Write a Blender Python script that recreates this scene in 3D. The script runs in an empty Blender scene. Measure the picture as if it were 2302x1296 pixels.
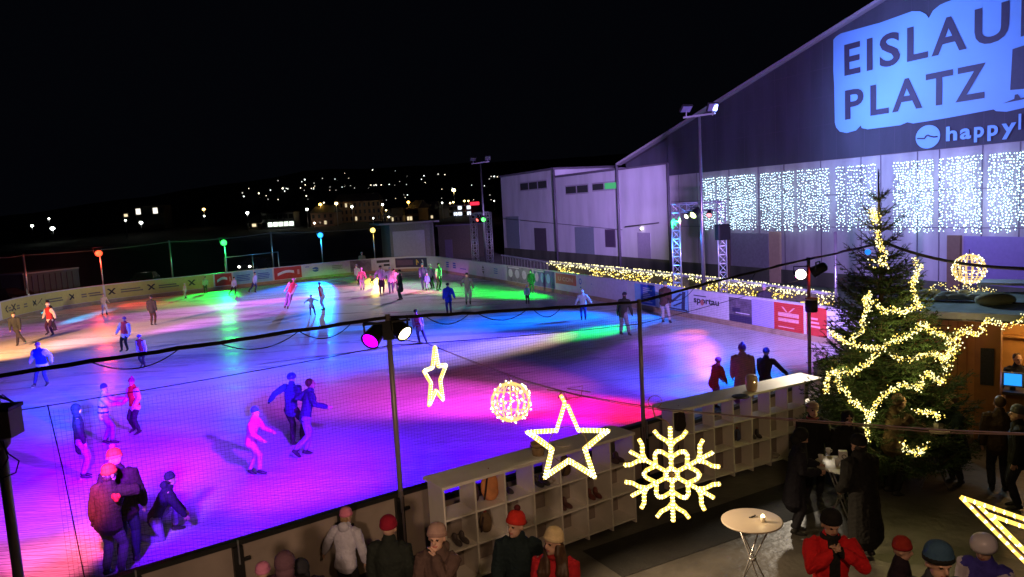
import bpy, bmesh, math, random
from mathutils import Vector, Matrix, noise
R = random.Random(7)
PI = math.pi
sc = bpy.context.scene
C = sc.collection

# ------------------------------------------------------------------ camera model (pixels of the 2302x1296 photograph)
F = 1680.; CX, CY = 1151., 648.; H = 5.5
UPc = Vector((-.0555*15090, 15090, 1680)).normalized()
_f = Vector((0, 0, -1))
Yc = (_f - UPc*_f.dot(UPc)).normalized()
Xc = Yc.cross(UPc)
def ray(px, py):
    v = Vector((px-CX, CY-py, -F))
    return Vector((v.dot(Xc), v.dot(Yc), v.dot(UPc)))
def P(px, py, z=0.):
    r = ray(px, py); t = (z-H)/r.z
    return Vector((r.x*t, r.y*t, z))
def at(px, py, D):
    r = ray(px, py); t = D/math.hypot(r.x, r.y)
    return Vector((r.x*t, r.y*t, H+r.z*t))
def proj(p):
    v = Vector((p[0], p[1], p[2]-H)); c = v.x*Vector((Xc.x, Yc.x, UPc.x))+v.y*Vector((Xc.y, Yc.y, UPc.y))
    cx = v.x*Xc[0]+v.y*Yc[0]+v.z*UPc[0]; cy = v.x*Xc[1]+v.y*Yc[1]+v.z*UPc[1]; cz = v.x*Xc[2]+v.y*Yc[2]+v.z*UPc[2]
    return CX+F*cx/-cz, CY-F*cy/-cz
def VP(px, py, a, b):
    r = ray(px, py); nx, ny = -(b[1]-a[1]), (b[0]-a[0])
    t = (nx*a[0]+ny*a[1])/(nx*r.x+ny*r.y)
    return Vector((r.x*t, r.y*t, H+r.z*t))
cam = bpy.data.cameras.new('camera'); co = bpy.data.objects.new('camera', cam); C.objects.link(co)
cam.sensor_width = 36; cam.lens = 36*F/2302; cam.clip_end = 6000; cam.clip_start = .1
M3 = Matrix(((Xc[0], Xc[1], Xc[2]), (Yc[0], Yc[1], Yc[2]), (UPc[0], UPc[1], UPc[2])))
co.matrix_world = Matrix.Translation((0, 0, H)) @ M3.to_4x4()
sc.camera = co

# ------------------------------------------------------------------ materials
MATS = {}
def mat(name, col, rough=.6, metal=0., emit=None, es=0., var=.12, scale=6., bump=0., spec=.4):
    if name in MATS: return MATS[name]
    m = bpy.data.materials.new(name); MATS[name] = m; m.use_nodes = True
    nt = m.node_tree; b = nt.nodes['Principled BSDF']
    b.inputs['Roughness'].default_value = rough; b.inputs['Metallic'].default_value = metal
    b.inputs['Specular IOR Level'].default_value = spec
    c4 = (*col, 1)
    if emit:
        b.inputs['Base Color'].default_value = c4
        b.inputs['Emission Color'].default_value = (*emit, 1); b.inputs['Emission Strength'].default_value = es
        m.cycles.emission_sampling = 'NONE'
        return m
    tc = nt.nodes.new('ShaderNodeTexCoord'); n = nt.nodes.new('ShaderNodeTexNoise'); n.inputs['Scale'].default_value = scale
    n.inputs['Detail'].default_value = 5; nt.links.new(tc.outputs['Object'], n.inputs['Vector'])
    mx = nt.nodes.new('ShaderNodeMixRGB'); mx.blend_type = 'MIX'
    mx.inputs[1].default_value = (*[min(1, x*(1-var*1.6)) for x in col], 1); mx.inputs[2].default_value = (*[min(1, x*(1+var*1.6)) for x in col], 1)
    nt.links.new(n.outputs['Fac'], mx.inputs[0]); nt.links.new(mx.outputs[0], b.inputs['Base Color'])
    if bump:
        bp = nt.nodes.new('ShaderNodeBump'); bp.inputs['Strength'].default_value = bump; bp.inputs['Distance'].default_value = .02
        n2 = nt.nodes.new('ShaderNodeTexNoise'); n2.inputs['Scale'].default_value = scale*4; n2.inputs['Detail'].default_value = 4
        nt.links.new(tc.outputs['Object'], n2.inputs['Vector'])
        nt.links.new(n2.outputs['Fac'], bp.inputs['Height']); nt.links.new(bp.outputs['Normal'], b.inputs['Normal'])
    return m
def cloth(r, g, b): return mat('cloth_%.2f_%.2f_%.2f' % (r, g, b), (r, g, b), .85, var=.18, scale=14, bump=.35, spec=.2)
def glow(name, col, s): return mat(name, (0.02, .02, .02), emit=col, es=s)

# ------------------------------------------------------------------ mesh builder
class MB:
    def __init__(s): s.v = []; s.f = []; s.m = []; s.sm = []
    def add(s, vs, fs, m=0, smooth=False):
        o = len(s.v); s.v += [tuple(x) for x in vs]
        for f in fs: s.f.append(tuple(i+o for i in f)); s.m.append(m); s.sm.append(smooth)
        return s
    def box(s, c, d, rz=0., m=0, rot=None):
        x, y, z = d[0]/2, d[1]/2, d[2]/2
        r = rot if rot is not None else Matrix.Rotation(rz, 3, 'Z')
        vs = [Vector(c)+r @ Vector((sx*x, sy*y, sz*z)) for sz in (-1, 1) for sx, sy in ((-1, -1), (1, -1), (1, 1), (-1, 1))]
        return s.add(vs, [(3, 2, 1, 0), (4, 5, 6, 7), (0, 1, 5, 4), (1, 2, 6, 5), (2, 3, 7, 6), (3, 0, 4, 7)], m)
    def seg(s, a, b, w, h, m=0, up=(0, 0, 1)):
        "box beam from a to b, w wide, h high"
        a, b = Vector(a), Vector(b); t = (b-a).normalized(); up = Vector(up)
        sd = t.cross(up)
        if sd.length < 1e-4: sd = t.cross(Vector((0, 1, 0)))
        sd.normalize(); u = sd.cross(t)
        r = Matrix((sd, t, u)).transposed()
        return s.box((a+b)/2, (w, (b-a).length, h), m=m, rot=r)
    def tube(s, pts, r, n=8, m=0, closed=False, cap=True):
        pts = [Vector(p) for p in pts]; k = len(pts)
        rs = r if isinstance(r, (list, tuple)) else [r]*k
        vs = []; fs = []; u = None
        for i in range(k):
            if closed: t = pts[(i+1) % k]-pts[i-1]
            else: t = pts[min(i+1, k-1)]-pts[max(i-1, 0)]
            t.normalize()
            if u is None:
                u = t.cross(Vector((0, 0, 1)))
                if u.length < .1: u = t.cross(Vector((0, 1, 0)))
                u.normalize()
            else:
                u = (u-t*u.dot(t)); u = u.normalized() if u.length > 1e-5 else t.orthogonal().normalized()
            w = t.cross(u)
            for j in range(n):
                a = 2*PI*j/n; vs.append(pts[i]+(u*math.cos(a)+w*math.sin(a))*rs[i])
        for i in range(k if closed else k-1):
            for j in range(n):
                fs.append((i*n+j, i*n+(j+1) % n, ((i+1) % k)*n+(j+1) % n, ((i+1) % k)*n+j))
        if cap and not closed: fs += [tuple(range(n))[::-1], tuple((k-1)*n+j for j in range(n))]
        return s.add(vs, fs, m, n > 5)
    def cyl(s, a, b, r, n=12, m=0, r2=None): return s.tube([a, b], [r, r if r2 is None else r2], n, m)
    def ball(s, c, r, n=8, k=5, m=0, rot=None):
        rr = (r, r, r) if not isinstance(r, (tuple, list)) else r
        vs = []; fs = []; c = Vector(c)
        for i in range(1, k):
            th = PI*i/k
            for j in range(n):
                a = 2*PI*j/n; p = Vector((rr[0]*math.sin(th)*math.cos(a), rr[1]*math.sin(th)*math.sin(a), rr[2]*math.cos(th)))
                vs.append(c+(rot @ p if rot is not None else p))
        tp = Vector((0, 0, rr[2])); t0 = len(vs); vs += [c+(rot @ tp if rot is not None else tp), c-(rot @ tp if rot is not None else tp)]
        for i in range(k-2):
            for j in range(n): fs.append((i*n+j, (i+1)*n+j, (i+1)*n+(j+1) % n, i*n+(j+1) % n))
        for j in range(n): fs.append((t0, j, (j+1) % n)); fs.append((t0+1, (k-2)*n+(j+1) % n, (k-2)*n+j))
        return s.add(vs, fs, m, True)
    def octa(s, c, r, m=0):
        c = Vector(c)
        vs = [c+Vector(d)*r for d in ((1, 0, 0), (-1, 0, 0), (0, 1, 0), (0, -1, 0), (0, 0, 1), (0, 0, -1))]
        return s.add(vs, [(0, 2, 4), (2, 1, 4), (1, 3, 4), (3, 0, 4), (2, 0, 5), (1, 2, 5), (3, 1, 5), (0, 3, 5)], m, True)
    def lathe(s, prof, c=(0, 0, 0), n=16, m=0, rot=None, rib=0.):
        c = Vector(c); vs = []; fs = []; k = len(prof)
        for r, z in prof:
            for j in range(n):
                a = 2*PI*j/n; q = r*(1+rib*(j % 2)); p = Vector((q*math.cos(a), q*math.sin(a), z)); vs.append(c+(rot @ p if rot is not None else p))
        for i in range(k-1):
            for j in range(n): fs.append((i*n+j, i*n+(j+1) % n, (i+1)*n+(j+1) % n, (i+1)*n+j))
        fs += [tuple(range(n))[::-1], tuple((k-1)*n+j for j in range(n))]
        return s.add(vs, fs, m, True)
    def prism(s, poly, z0, z1, m=0):
        n = len(poly); vs = [(x, y, z0) for x, y in poly]+[(x, y, z1) for x, y in poly]
        return s.add(vs, [tuple(range(n))[::-1], tuple(range(n, 2*n))]+[(i, (i+1) % n, n+(i+1) % n, n+i) for i in range(n)], m)
    def build(s, name, mats, parent=None, loc=None):
        me = bpy.data.meshes.new(name); me.from_pydata(s.v, [], s.f)
        for x in (mats if isinstance(mats, (list, tuple)) else [mats]): me.materials.append(x)
        me.polygons.foreach_set('material_index', s.m); me.polygons.foreach_set('use_smooth', s.sm)
        me.update()
        o = bpy.data.objects.new(name, me); C.objects.link(o)
        if parent: o.parent = parent
        if loc is not None: o.location = loc
        return o
def tag(o, label=None, cat=None, group=None, kind=None):
    if label: o['label'] = label
    if cat: o['category'] = cat
    if group: o['group'] = group
    if kind: o['kind'] = kind
    return o
def empty(name, loc, label, cat, group=None, rz=0.):
    o = bpy.data.objects.new(name, None); C.objects.link(o); o.location = loc; o.rotation_euler = (0, 0, rz); o.empty_display_size = .2
    return tag(o, label, cat, group)
def loft(mb, pts, rad, side, n=12, m=0):
    "elliptical tube; rad = (rx along side, ry); rounded closed ends"
    pts = [Vector(p) for p in pts]; rad = [r if isinstance(r, (tuple, list)) else (r, r) for r in rad]
    t0 = (pts[0]-pts[1]).normalized(); t1 = (pts[-1]-pts[-2]).normalized()
    pts = [pts[0]+t0*min(rad[0])*.7]+pts+[pts[-1]+t1*min(rad[-1])*.7]
    rad = [(rad[0][0]*.6, rad[0][1]*.6)]+list(rad)+[(rad[-1][0]*.6, rad[-1][1]*.6)]
    k = len(pts); vs = []; fs = []
    for i in range(k):
        t = (pts[min(i+1, k-1)]-pts[max(i-1, 0)]).normalized()
        sd = Vector(side); sd = sd-t*sd.dot(t)
        if sd.length < 1e-3: sd = t.orthogonal()
        sd.normalize(); w = t.cross(sd)
        for j in range(n):
            a = 2*PI*j/n; vs.append(pts[i]+sd*math.cos(a)*rad[i][0]+w*math.sin(a)*rad[i][1])
    for i in range(k-1):
        for j in range(n): fs.append((i*n+j, i*n+(j+1) % n, (i+1)*n+(j+1) % n, (i+1)*n+j))
    fs += [tuple(range(n))[::-1], tuple((k-1)*n+j for j in range(n))]
    mb.add(vs, fs, m, True)
# voxel union of closed shapes into one continuous surface, done for all of them at the end
PEND = []
def remesh(mb, name, mats, parent, vox, smooth=3, classify=None, wrinkle=0.):
    o = mb.build(name, mats[0], parent)
    for x in mats[1:]: o.data.materials.append(x)
    r = o.modifiers.new('r', 'REMESH'); r.mode = 'VOXEL'; r.voxel_size = vox; r.use_smooth_shade = True
    if smooth:
        q = o.modifiers.new('s', 'SMOOTH'); q.iterations = smooth; q.factor = .5
    PEND.append((o, list(mats), classify, wrinkle))
    return o
def flush():
    dg = bpy.context.evaluated_depsgraph_get()
    out = []
    for o, mats, cl, wr in PEND:
        out.append(bpy.data.meshes.new_from_object(o.evaluated_get(dg)))
    for (o, mats, cl, wr), me in zip(PEND, out):
        o.modifiers.clear(); o.data = me
        me.materials.clear()
        for x in mats: me.materials.append(x)
        if wr:
            sd = Vector((len(me.vertices) % 97, R.random()*50, 0))
            import numpy as np
            nv = len(me.vertices); nr = np.zeros(nv*3, 'f'); me.vertices.foreach_get('normal', nr); cs_ = np.zeros(nv*3, 'f'); me.vertices.foreach_get('co', cs_); nr = nr.reshape(-1, 3); cs_ = cs_.reshape(-1, 3)
            for i_ in range(nv):
                c_ = Vector(cs_[i_].tolist())
                k = noise.noise(Vector((c_.x*9, c_.y*9, c_.z*5))+sd)+.5*noise.noise(c_*26+sd)
                cs_[i_] += nr[i_]*(k*wr)
            me.vertices.foreach_set('co', cs_.ravel())
        if cl:
            for p in me.polygons: p.material_index = cl(p.center)
        else:
            for p in me.polygons: p.material_index = 0
        me.update()
# ------------------------------------------------------------------ lettering
GL = {}
def glyphs(ch, bold=0.):
    k = (ch, bold)
    if k not in GL:
        cu = bpy.data.curves.new('t', 'FONT'); cu.body = ch; cu.resolution_u = 4; cu.offset = bold; cu.size = 1
        o = bpy.data.objects.new('t', cu); C.objects.link(o)
        dg = bpy.context.evaluated_depsgraph_get(); me = bpy.data.meshes.new_from_object(o.evaluated_get(dg))
        vs = [tuple(v.co) for v in me.vertices]; fs = [tuple(p.vertices) for p in me.polygons]
        bpy.data.objects.remove(o); bpy.data.meshes.remove(me); bpy.data.curves.remove(cu)
        GL[k] = (vs, fs)
    return GL[k]
def text_fit(mb, s, fn, u0, u1, z0, z1, m=0, bold=0.):
    "letters of s scaled into the rectangle u0..u1, z0..z1 of the surface fn(u, z)"
    vs, fs = glyphs(s, bold)
    if not vs: return
    x0 = min(v[0] for v in vs); x1 = max(v[0] for v in vs); y0 = min(v[1] for v in vs); y1 = max(v[1] for v in vs)
    mb.add([fn(u0+(v[0]-x0)/(x1-x0)*(u1-u0), z0+(v[1]-y0)/(y1-y0)*(z1-z0)) for v in vs], fs, m)
# ------------------------------------------------------------------ setting
def ice_mat():
    m = bpy.data.materials.new('ice'); m.use_nodes = True; nt = m.node_tree; N = nt.nodes.new; L = nt.links.new
    b = nt.nodes['Principled BSDF']; tc = N('ShaderNodeTexCoord')
    def nz(scale, sx, sy, rot, det=5):
        mp = N('ShaderNodeMapping'); mp.inputs['Scale'].default_value = (sx, sy, 1); mp.inputs['Rotation'].default_value = (0, 0, rot)
        n = N('ShaderNodeTexNoise'); n.inputs['Scale'].default_value = scale; n.inputs['Detail'].default_value = det
        L(tc.outputs['Object'], mp.inputs['Vector']); L(mp.outputs[0], n.inputs['Vector']); return n
    n1 = nz(.5, .25, 1.6, 2.0); n2 = nz(3., .3, 2.5, 1.7); n3 = nz(9., .12, 3., 2.35); n5 = nz(14., .06, 2.2, .9)
    r1 = N('ShaderNodeValToRGB'); r1.color_ramp.elements[0].position = .36; r1.color_ramp.elements[0].color = (.47, .48, .52, 1)
    r1.color_ramp.elements[1].position = .56; r1.color_ramp.elements[1].color = (.66, .68, .72, 1); L(n1.outputs['Fac'], r1.inputs[0])
    r2 = N('ShaderNodeValToRGB'); r2.color_ramp.elements[0].position = .3; r2.color_ramp.elements[0].color = (.62, .62, .62, 1)
    r2.color_ramp.elements[1].position = .6; r2.color_ramp.elements[1].color = (1, 1, 1, 1); L(n2.outputs['Fac'], r2.inputs[0])
    mx = N('ShaderNodeMixRGB'); mx.blend_type = 'MULTIPLY'; mx.inputs[0].default_value = .8; L(r1.outputs[0], mx.inputs[1]); L(r2.outputs[0], mx.inputs[2])
    ad = N('ShaderNodeMath'); ad.operation = 'MULTIPLY'; L(n3.outputs['Fac'], ad.inputs[0]); L(n5.outputs['Fac'], ad.inputs[1])
    r3 = N('ShaderNodeValToRGB'); r3.color_ramp.elements[0].position = .33; r3.color_ramp.elements[1].position = .42; L(ad.outputs[0], r3.inputs[0])
    m2 = N('ShaderNodeMixRGB'); m2.blend_type = 'MIX'; L(r3.outputs[0], m2.inputs[0]); L(mx.outputs[0], m2.inputs[1]); m2.inputs[2].default_value = (.9, .92, .95, 1)
    mp = N('ShaderNodeMapping'); mp.inputs['Location'].default_value = (31, -22, 0); L(tc.outputs['Object'], mp.inputs[0])
    cur = m2
    for k_, (loc_, sc_, dist_) in enumerate((((31, -22, 0), 3.1, 9.), ((-9, 40, 0), 2.3, 14.), ((3, 5, 0), 4.7, 20.))):
        mp = N('ShaderNodeMapping'); mp.inputs['Location'].default_value = loc_; L(tc.outputs['Object'], mp.inputs[0])
        wv = N('ShaderNodeTexWave'); wv.wave_type = 'RINGS'; wv.inputs['Scale'].default_value = sc_; wv.inputs['Distortion'].default_value = dist_; wv.inputs['Detail'].default_value = 3; wv.inputs['Detail Scale'].default_value = .25; L(mp.outputs[0], wv.inputs[0])
        rr = N('ShaderNodeValToRGB'); rr.color_ramp.elements[0].position = .82; rr.color_ramp.elements[1].position = .95; L(wv.outputs['Fac'], rr.inputs[0])
        g_ = N('ShaderNodeMath'); g_.operation = 'MULTIPLY'; g_.use_clamp = True; L(rr.outputs[0], g_.inputs[0]); h_ = N('ShaderNodeMath'); h_.operation = 'MULTIPLY'; h_.inputs[1].default_value = 1.5; L((n2, n1, n3)[k_].outputs['Fac'], h_.inputs[0]); L(h_.outputs[0], g_.inputs[1])
        m3 = N('ShaderNodeMixRGB'); L(g_.outputs[0], m3.inputs[0]); L(cur.outputs[0], m3.inputs[1]); m3.inputs[2].default_value = ((.95, .96, .98, 1), (.25, .26, .3, 1), (.95, .96, .98, 1))[k_]; cur = m3
    L(cur.outputs[0], b.inputs['Base Color'])
    mr = N('ShaderNodeMapRange'); mr.inputs[1].default_value = .3; mr.inputs[2].default_value = .7; mr.inputs[3].default_value = .2; mr.inputs[4].default_value = .42
    L(n1.outputs['Fac'], mr.inputs[0]); L(mr.outputs[0], b.inputs['Roughness']); b.inputs['Specular IOR Level'].default_value = .28
    bp = N('ShaderNodeBump'); bp.inputs['Strength'].default_value = .25; bp.inputs['Distance'].default_value = .01; L(ad.outputs[0], bp.inputs['Height']); L(bp.outputs[0], b.inputs['Normal'])
    return m
RINK = [(-12.5, 3.8), (-4.98, 9.0), (-1.97, 11.16), (2.32, 14.05), (6.74, 17.38), (8.6, 18.8), (10.3, 20.5), (11.3, 22.4), (11.4, 24.6), (10.6, 27.1), (3.71, 43.3), (-0.8, 53.8), (-5.6, 64.4), (-6.6, 66.6),
        (-8.3, 68.5), (-11, 69.2), (-15.5, 67.5), (-20, 64.0), (-24, 60.7), (-28, 57.2), (-30.6, 54.2), (-31.9, 50.3), (-31.6, 46.3), (-30, 42.3), (-17.8, 13), (-16, 7)]
class Path:
    def __init__(s, pts, closed=False, sub=0):
        pts = [Vector((*p[:2], 0)) for p in pts]
        if sub:  # Catmull-Rom rounding
            q = []; n = len(pts); rng = range(n) if closed else range(n-1)
            for i in rng:
                p0, p1, p2, p3 = pts[(i-1) % n if closed else max(i-1, 0)], pts[i], pts[(i+1) % n], pts[(i+2) % n if closed else min(i+2, n-1)]
                for k in range(sub):
                    t = k/sub; q.append(.5*((2*p1)+(p2-p0)*t+(2*p0-5*p1+4*p2-p3)*t*t+(3*p1-p0-3*p2+p3)*t**3))
            if not closed: q.append(pts[-1])
            pts = q
        s.p = pts+([pts[0]] if closed else []); s.s = [0]
        for a, b in zip(s.p, s.p[1:]): s.s.append(s.s[-1]+(b-a).length)
        s.len = s.s[-1]
    def at(s, d):
        d = max(0, min(s.len-1e-6, d))
        import bisect
        i = max(0, min(len(s.s)-2, bisect.bisect_right(s.s, d)-1)); t = (d-s.s[i])/max(1e-9, s.s[i+1]-s.s[i])
        a, b = s.p[i], s.p[i+1]; tg = (b-a).normalized()
        return a.lerp(b, t), tg
    def pos(s, d, z=0., off=0.):
        "off > 0 = to the left of the direction of travel (into the rink)"
        p, t = s.at(d); return Vector((p.x-t.y*off, p.y+t.x*off, z))
    def find(s, px, z=.7, lo=0., hi=None):
        hi = s.len if hi is None else hi; best = None; n = 900
        for i in range(n+1):
            d = lo+(hi-lo)*i/n; q = s.pos(d, z)
            if q.y < 2: continue
            e = abs(proj(q)[0]-px)
            if best is None or e < best[0]: best = (e, d)
        return best[1]
rink = Path(RINK, True, 4)
ICE = ice_mat()
mb = MB(); mb.add([p for p in rink.p[:-1]], [tuple(range(len(rink.p)-1))])
tag(mb.build('ice', ICE), kind='structure', label='coloured floodlit ice surface of the rink')
gm = mat('dark_ground', (.045, .042, .038), .95, var=.3, scale=.6, bump=.4)
mb = MB(); mb.add([(-600, -60, -.06), (500, -60, -.06), (500, 420, -.06), (-600, 420, -.06)], [(0, 1, 2, 3)])
tag(mb.build('ground', gm), kind='structure')
pave = mat('paving', (.095, .088, .078), .42, var=.55, scale=1.7, bump=.8)
mb = MB(); mb.add([(-25, -8, -.012), (40, -8, -.012), (40, 12, -.012), (17, 40, -.012), (11.6, 27, -.012), (11.7, 22.2, -.012), (10.6, 20.2, -.012), (8.7, 18.5, -.012), (-5, 8.7, -.012), (-12.5, 3.5, -.012), (-25, -1, -.012)], [tuple(range(11))])
tag(mb.build('terrace_pavement', pave), kind='structure')
yard = mat('yard', (.12, .12, .09), .95, var=.4, scale=1.2, bump=.6)
mb = MB(); mb.add([(11.7, 27.4, -.03), (17, 40.5, -.03), (30, 20, -.03), (45, 20, -.03), (35, 60, -.03), (5, 100, -.03), (-30, 95, -.03), (-7, 69.7, -.03), (-5, 66, -.03)], [tuple(range(9))])
tag(mb.build('yard', yard), kind='structure')
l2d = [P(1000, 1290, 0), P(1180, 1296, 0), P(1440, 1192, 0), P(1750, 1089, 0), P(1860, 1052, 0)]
fm = mat('rubber_mat_shade', (.022, .021, .02), .8, var=.3, scale=5, bump=.5)  # black mat doubles as painted lamp shadow in front of the lockers
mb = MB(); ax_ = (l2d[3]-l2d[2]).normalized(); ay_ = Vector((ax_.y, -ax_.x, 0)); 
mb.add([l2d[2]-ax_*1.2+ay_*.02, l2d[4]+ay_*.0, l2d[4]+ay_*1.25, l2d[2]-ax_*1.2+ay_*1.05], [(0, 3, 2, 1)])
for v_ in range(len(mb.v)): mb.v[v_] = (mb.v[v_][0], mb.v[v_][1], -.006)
tag(mb.build('floor_mat_shade', fm), 'black rubber mat with painted lamp shadow along the second locker shelf', 'floor mat')
deck = mat('deck_stone', (.2, .17, .14), .8, var=.3, scale=2)
mb = MB(); mb.prism([(-5, 3.2), (8, 3.2), (8, 6.4), (-5, 6.4)], -.02, .9); mb.prism([(-5, 6.402), (8, 6.402), (8, 8.3), (-3.2, 8.3), (-5, 7.6)], -.02, .45)
tag(mb.build('terrace_steps', deck), kind='structure')
# hill behind the town
def hillz(D): return max(-.5, (D-262)*.075) if D < 1500 else 92.8
hm = mat('hill', (.012, .014, .010), 1., var=.4, scale=.02)
mb = MB(); vs = []; nx = 60; ny = 26
for j in range(ny):
    D = 240+(1700-240)*(j/(ny-1))**1.3
    for i in range(nx):
        a = -1.15+2.1*i/(nx-1); z = hillz(D)
        env = max(.12, min(1, (a+.75)/.5)) if a < -.25 else 1.
        z = z*env+noise.noise(Vector((a*9, D/160, 0)))*z*.12 if z > 0 else z
        vs.append((math.sin(a)*D, math.cos(a)*D, z))
mb.add(vs, [(j*nx+i, j*nx+i+1, (j+1)*nx+i+1, (j+1)*nx+i) for j in range(ny-1) for i in range(nx-1)], smooth=True)
tag(mb.build('hill', hm), kind='structure')
def on_hill(px, py):
    r = ray(px, py); e = r.z/math.hypot(r.x, r.y); D = (262*.075+H)/(.075-min(.0585, e)); return D
# ------------------------------------------------------------------ rink boards
wboard = mat('board_white', (.62, .64, .66), .35, var=.1, scale=2.5)
kick = mat('board_kickplate', (.34, .26, .17), .5, var=.3, scale=3)
rail = mat('board_rail', (.55, .55, .58), .4)
darkrail = mat('dark_steel', (.035, .033, .032), .45, .5, var=.3)
backpan = mat('board_back', (.36, .29, .24), .7, var=.25, scale=1.8, bump=.2)
S_END = rink.find(1829, 1.2, 0, rink.len*.3)           # where the near side ends behind the tree
s_near1 = S_END
def strip(path, s0, s1, z0, z1, o0, o1, step=.6, m=0, mb=None):
    mb = mb or MB(); n = max(1, int((s1-s0)/step)); vs = []; fs = []
    for i in range(n+1):
        d = s0+(s1-s0)*i/n
        vs += [path.pos(d, z0, o0), path.pos(d, z1, o0), path.pos(d, z1, o1), path.pos(d, z0, o1)]
    for i in range(n):
        for k in range(4): fs.append((i*4+k, i*4+(k+1) % 4, i*4+4+(k+1) % 4, i*4+4+k))
    fs += [(3, 2, 1, 0), (n*4, n*4+1, n*4+2, n*4+3)]
    mb.add(vs, fs, m); return mb
s_near = [rink.find(x, 1.2, 0, 40) for x in (300, 530, 760, 890, 1440)]
board = empty('rink_barrier', rink.pos(rink.find(1300, .7, 30, 60)), 'long white rink barrier covered in adverts, curving round the far side of the ice', 'barrier')
board.location = (0, 0, 0)
sN = s_near1; sE = rink.len-16
strip(rink, sN, sE, 0, 1.3, 0, -.09).build('panel', wboard, board)
strip(rink, sN, sE, 0.0, .22, .004, .03).build('kickplate', kick, board)
strip(rink, sN, sE, 1.302, 1.345, .02, -.11).build('top_rail', rail, board)
near = empty('rink_barrier', (0, 0, 0), 'beige backed low rink barrier with dark rail and posts beside the spectators', 'barrier')
sq = [rink.find(x, 1.2, 0, 40) for x in (985, 1365, 1535)]
for sa_, sb_, zt_ in ((.2, sq[0], 1.14), (sq[0]+.02, sq[1], .86), (sq[1]+.02, sq[2], 1.14), (sq[2]+.02, sN-.02, .86)):
    strip(rink, sa_, sb_, 0.0, zt_, 0, -.05).build('panel', backpan, near)
    strip(rink, sa_, sb_, zt_+.002, zt_+.07, .03, -.09).build('top_rail', darkrail, near)
strip(rink, 0.2, sN-.02, .02, .12, -.052, -.08).build('bottom_rail', darkrail, near)
vglint = mat('post_glint', (.6, .6, .65), .3, .8)  # glint on each post painted as a pale metal strip
for d in s_near+[s_near[0]-1.9, s_near[0]-3.8]:
    p, t = rink.at(d); a = math.atan2(t.y, t.x)
    mb = MB(); q = rink.pos(d, .57, -.09); mb.box(q, (.13, .09, 1.14), a); q2 = rink.pos(d, 1.08, -.155); mb.box(q2, (.018, .03, .34), a, 1)
    q3 = rink.pos(d+.1, .95, -.13); mb.box(q3, (.1, .05, .04), a)
    mb.build('post', [darkrail, vglint], near)
# adverts on the boards -------------------------------------------------
def adv(px0, px1, z0, z1, base, draw=None, mats=(), name='advert', label=None, lo=None, hi=None, step=.5):
    lo = sN if lo is None else lo
    sa, sb = sorted((rink.find(px0, .7, lo, sE), rink.find(px1, .7, lo, sE)))
    mb = strip(rink, sa, sb, z0, z1, .006, .012, step)
    def fn(u, z, off=.018):   # u 0..1 left to right in the picture
        return rink.pos(sb-(sb-sa)*u, z0+(z1-z0)*z, off)
    if draw: draw(mb, fn)
    o = mb.build(name, [base]+list(mats), board)
    if label: o['label'] = label
    return o
def quad(mb, fn, u0, u1, z0, z1, m=1, n=1):
    for i in range(n):
        a = u0+(u1-u0)*i/n; b = u0+(u1-u0)*(i+1)/n
        mb.add([fn(a, z0), fn(b, z0), fn(b, z1), fn(a, z1)], [(0, 1, 2, 3)], m)
def slant(mb, fn, u0, z0, u1, z1, w, m=1):
    mb.add([fn(u0-w, z0), fn(u0+w, z0), fn(u1+w, z1), fn(u1-w, z1)], [(0, 1, 2, 3)], m)
yel = mat('advert_yellow', (.55, .52, .16), .5, var=.1); blk = mat('advert_black', (.03, .03, .035), .5); grey = mat('advert_grey', (.16, .15, .12), .5)
redm = mat('advert_red', (.5, .045, .035), .5, var=.15); wht = mat('advert_white', (.8, .8, .8), .5); bluem = mat('advert_blue', (.04, .1, .5), .5)
cyanm = mat('advert_cyan', (.25, .5, .72), .5); navy = mat('advert_navy', (.05, .04, .1), .5); photo = mat('advert_photo', (.22, .2, .24), .5, var=.75, scale=2.2)
pale = mat('advert_pale', (.62, .6, .68), .5); gold = mat('advert_gold', (.7, .5, .1), .5); pinkm = mat('advert_pink', (.75, .35, .35), .5)
def d_yellow(xs, ts):
    def f(mb, fn):
        for x in xs:
            slant(mb, fn, x-.012, .32, x+.012, .72, .0045); slant(mb, fn, x+.012, .32, x-.012, .72, .0045)
            quad(mb, fn, x-.016, x-.009, .66, .74); quad(mb, fn, x+.009, x+.016, .66, .74)
        for a, b in ts:
            for z in (.36, .52): quad(mb, fn, a, b-.01*(z > .5), z, z+.09, 2, 3)
    return f
adv(2, 478, .24, 1.28, yel, d_yellow([.04, .1, .23, .255, .41, .575, .735, .905], [(.06, .09), (.12, .2), (.285, .375), (.45, .54), (.605, .70), (.765, .85)]), [blk, grey], label='long yellow advert with black crossed emblems', step=.8)
def d_swoosh(mb, fn):
    for i in range(8):
        a = .12+.6*i/8; b = a+.6/8; h = lambda u: .42+.22*math.sin((u-.12)/.6*PI*.8)
        mb.add([fn(a, h(a)-.12), fn(b, h(b)-.12), fn(b, h(b)+.1), fn(a, h(a)+.1)], [(0, 1, 2, 3)], 1)
    quad(mb, fn, .84, .92, .3, .7, 2)
adv(482, 520, .28, 1.24, redm, d_swoosh, [wht, pinkm], label='red advert with white swoosh beside the yellow advert')
def d_lines(n, m=1, u0=.15, u1=.85, z0=.25, z1=.78):
    def f(mb, fn):
        for i in range(n):
            z = z0+(z1-z0)*i/n; quad(mb, fn, u0, u1-R.random()*.15, z, z+(z1-z0)/n*.5, m)
    return f
adv(524, 570, .24, 1.28, cyanm, d_lines(4), [bluem], label='pale blue advert with lines of darker blue text')
adv(573, 613, .24, 1.28, cyanm, d_lines(4), [bluem], label='second pale blue advert with blue text, left of the large red advert')
adv(618, 677, .26, 1.28, redm, d_swoosh, [wht, pinkm], label='large red advert with white swoosh and red column')
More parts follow.
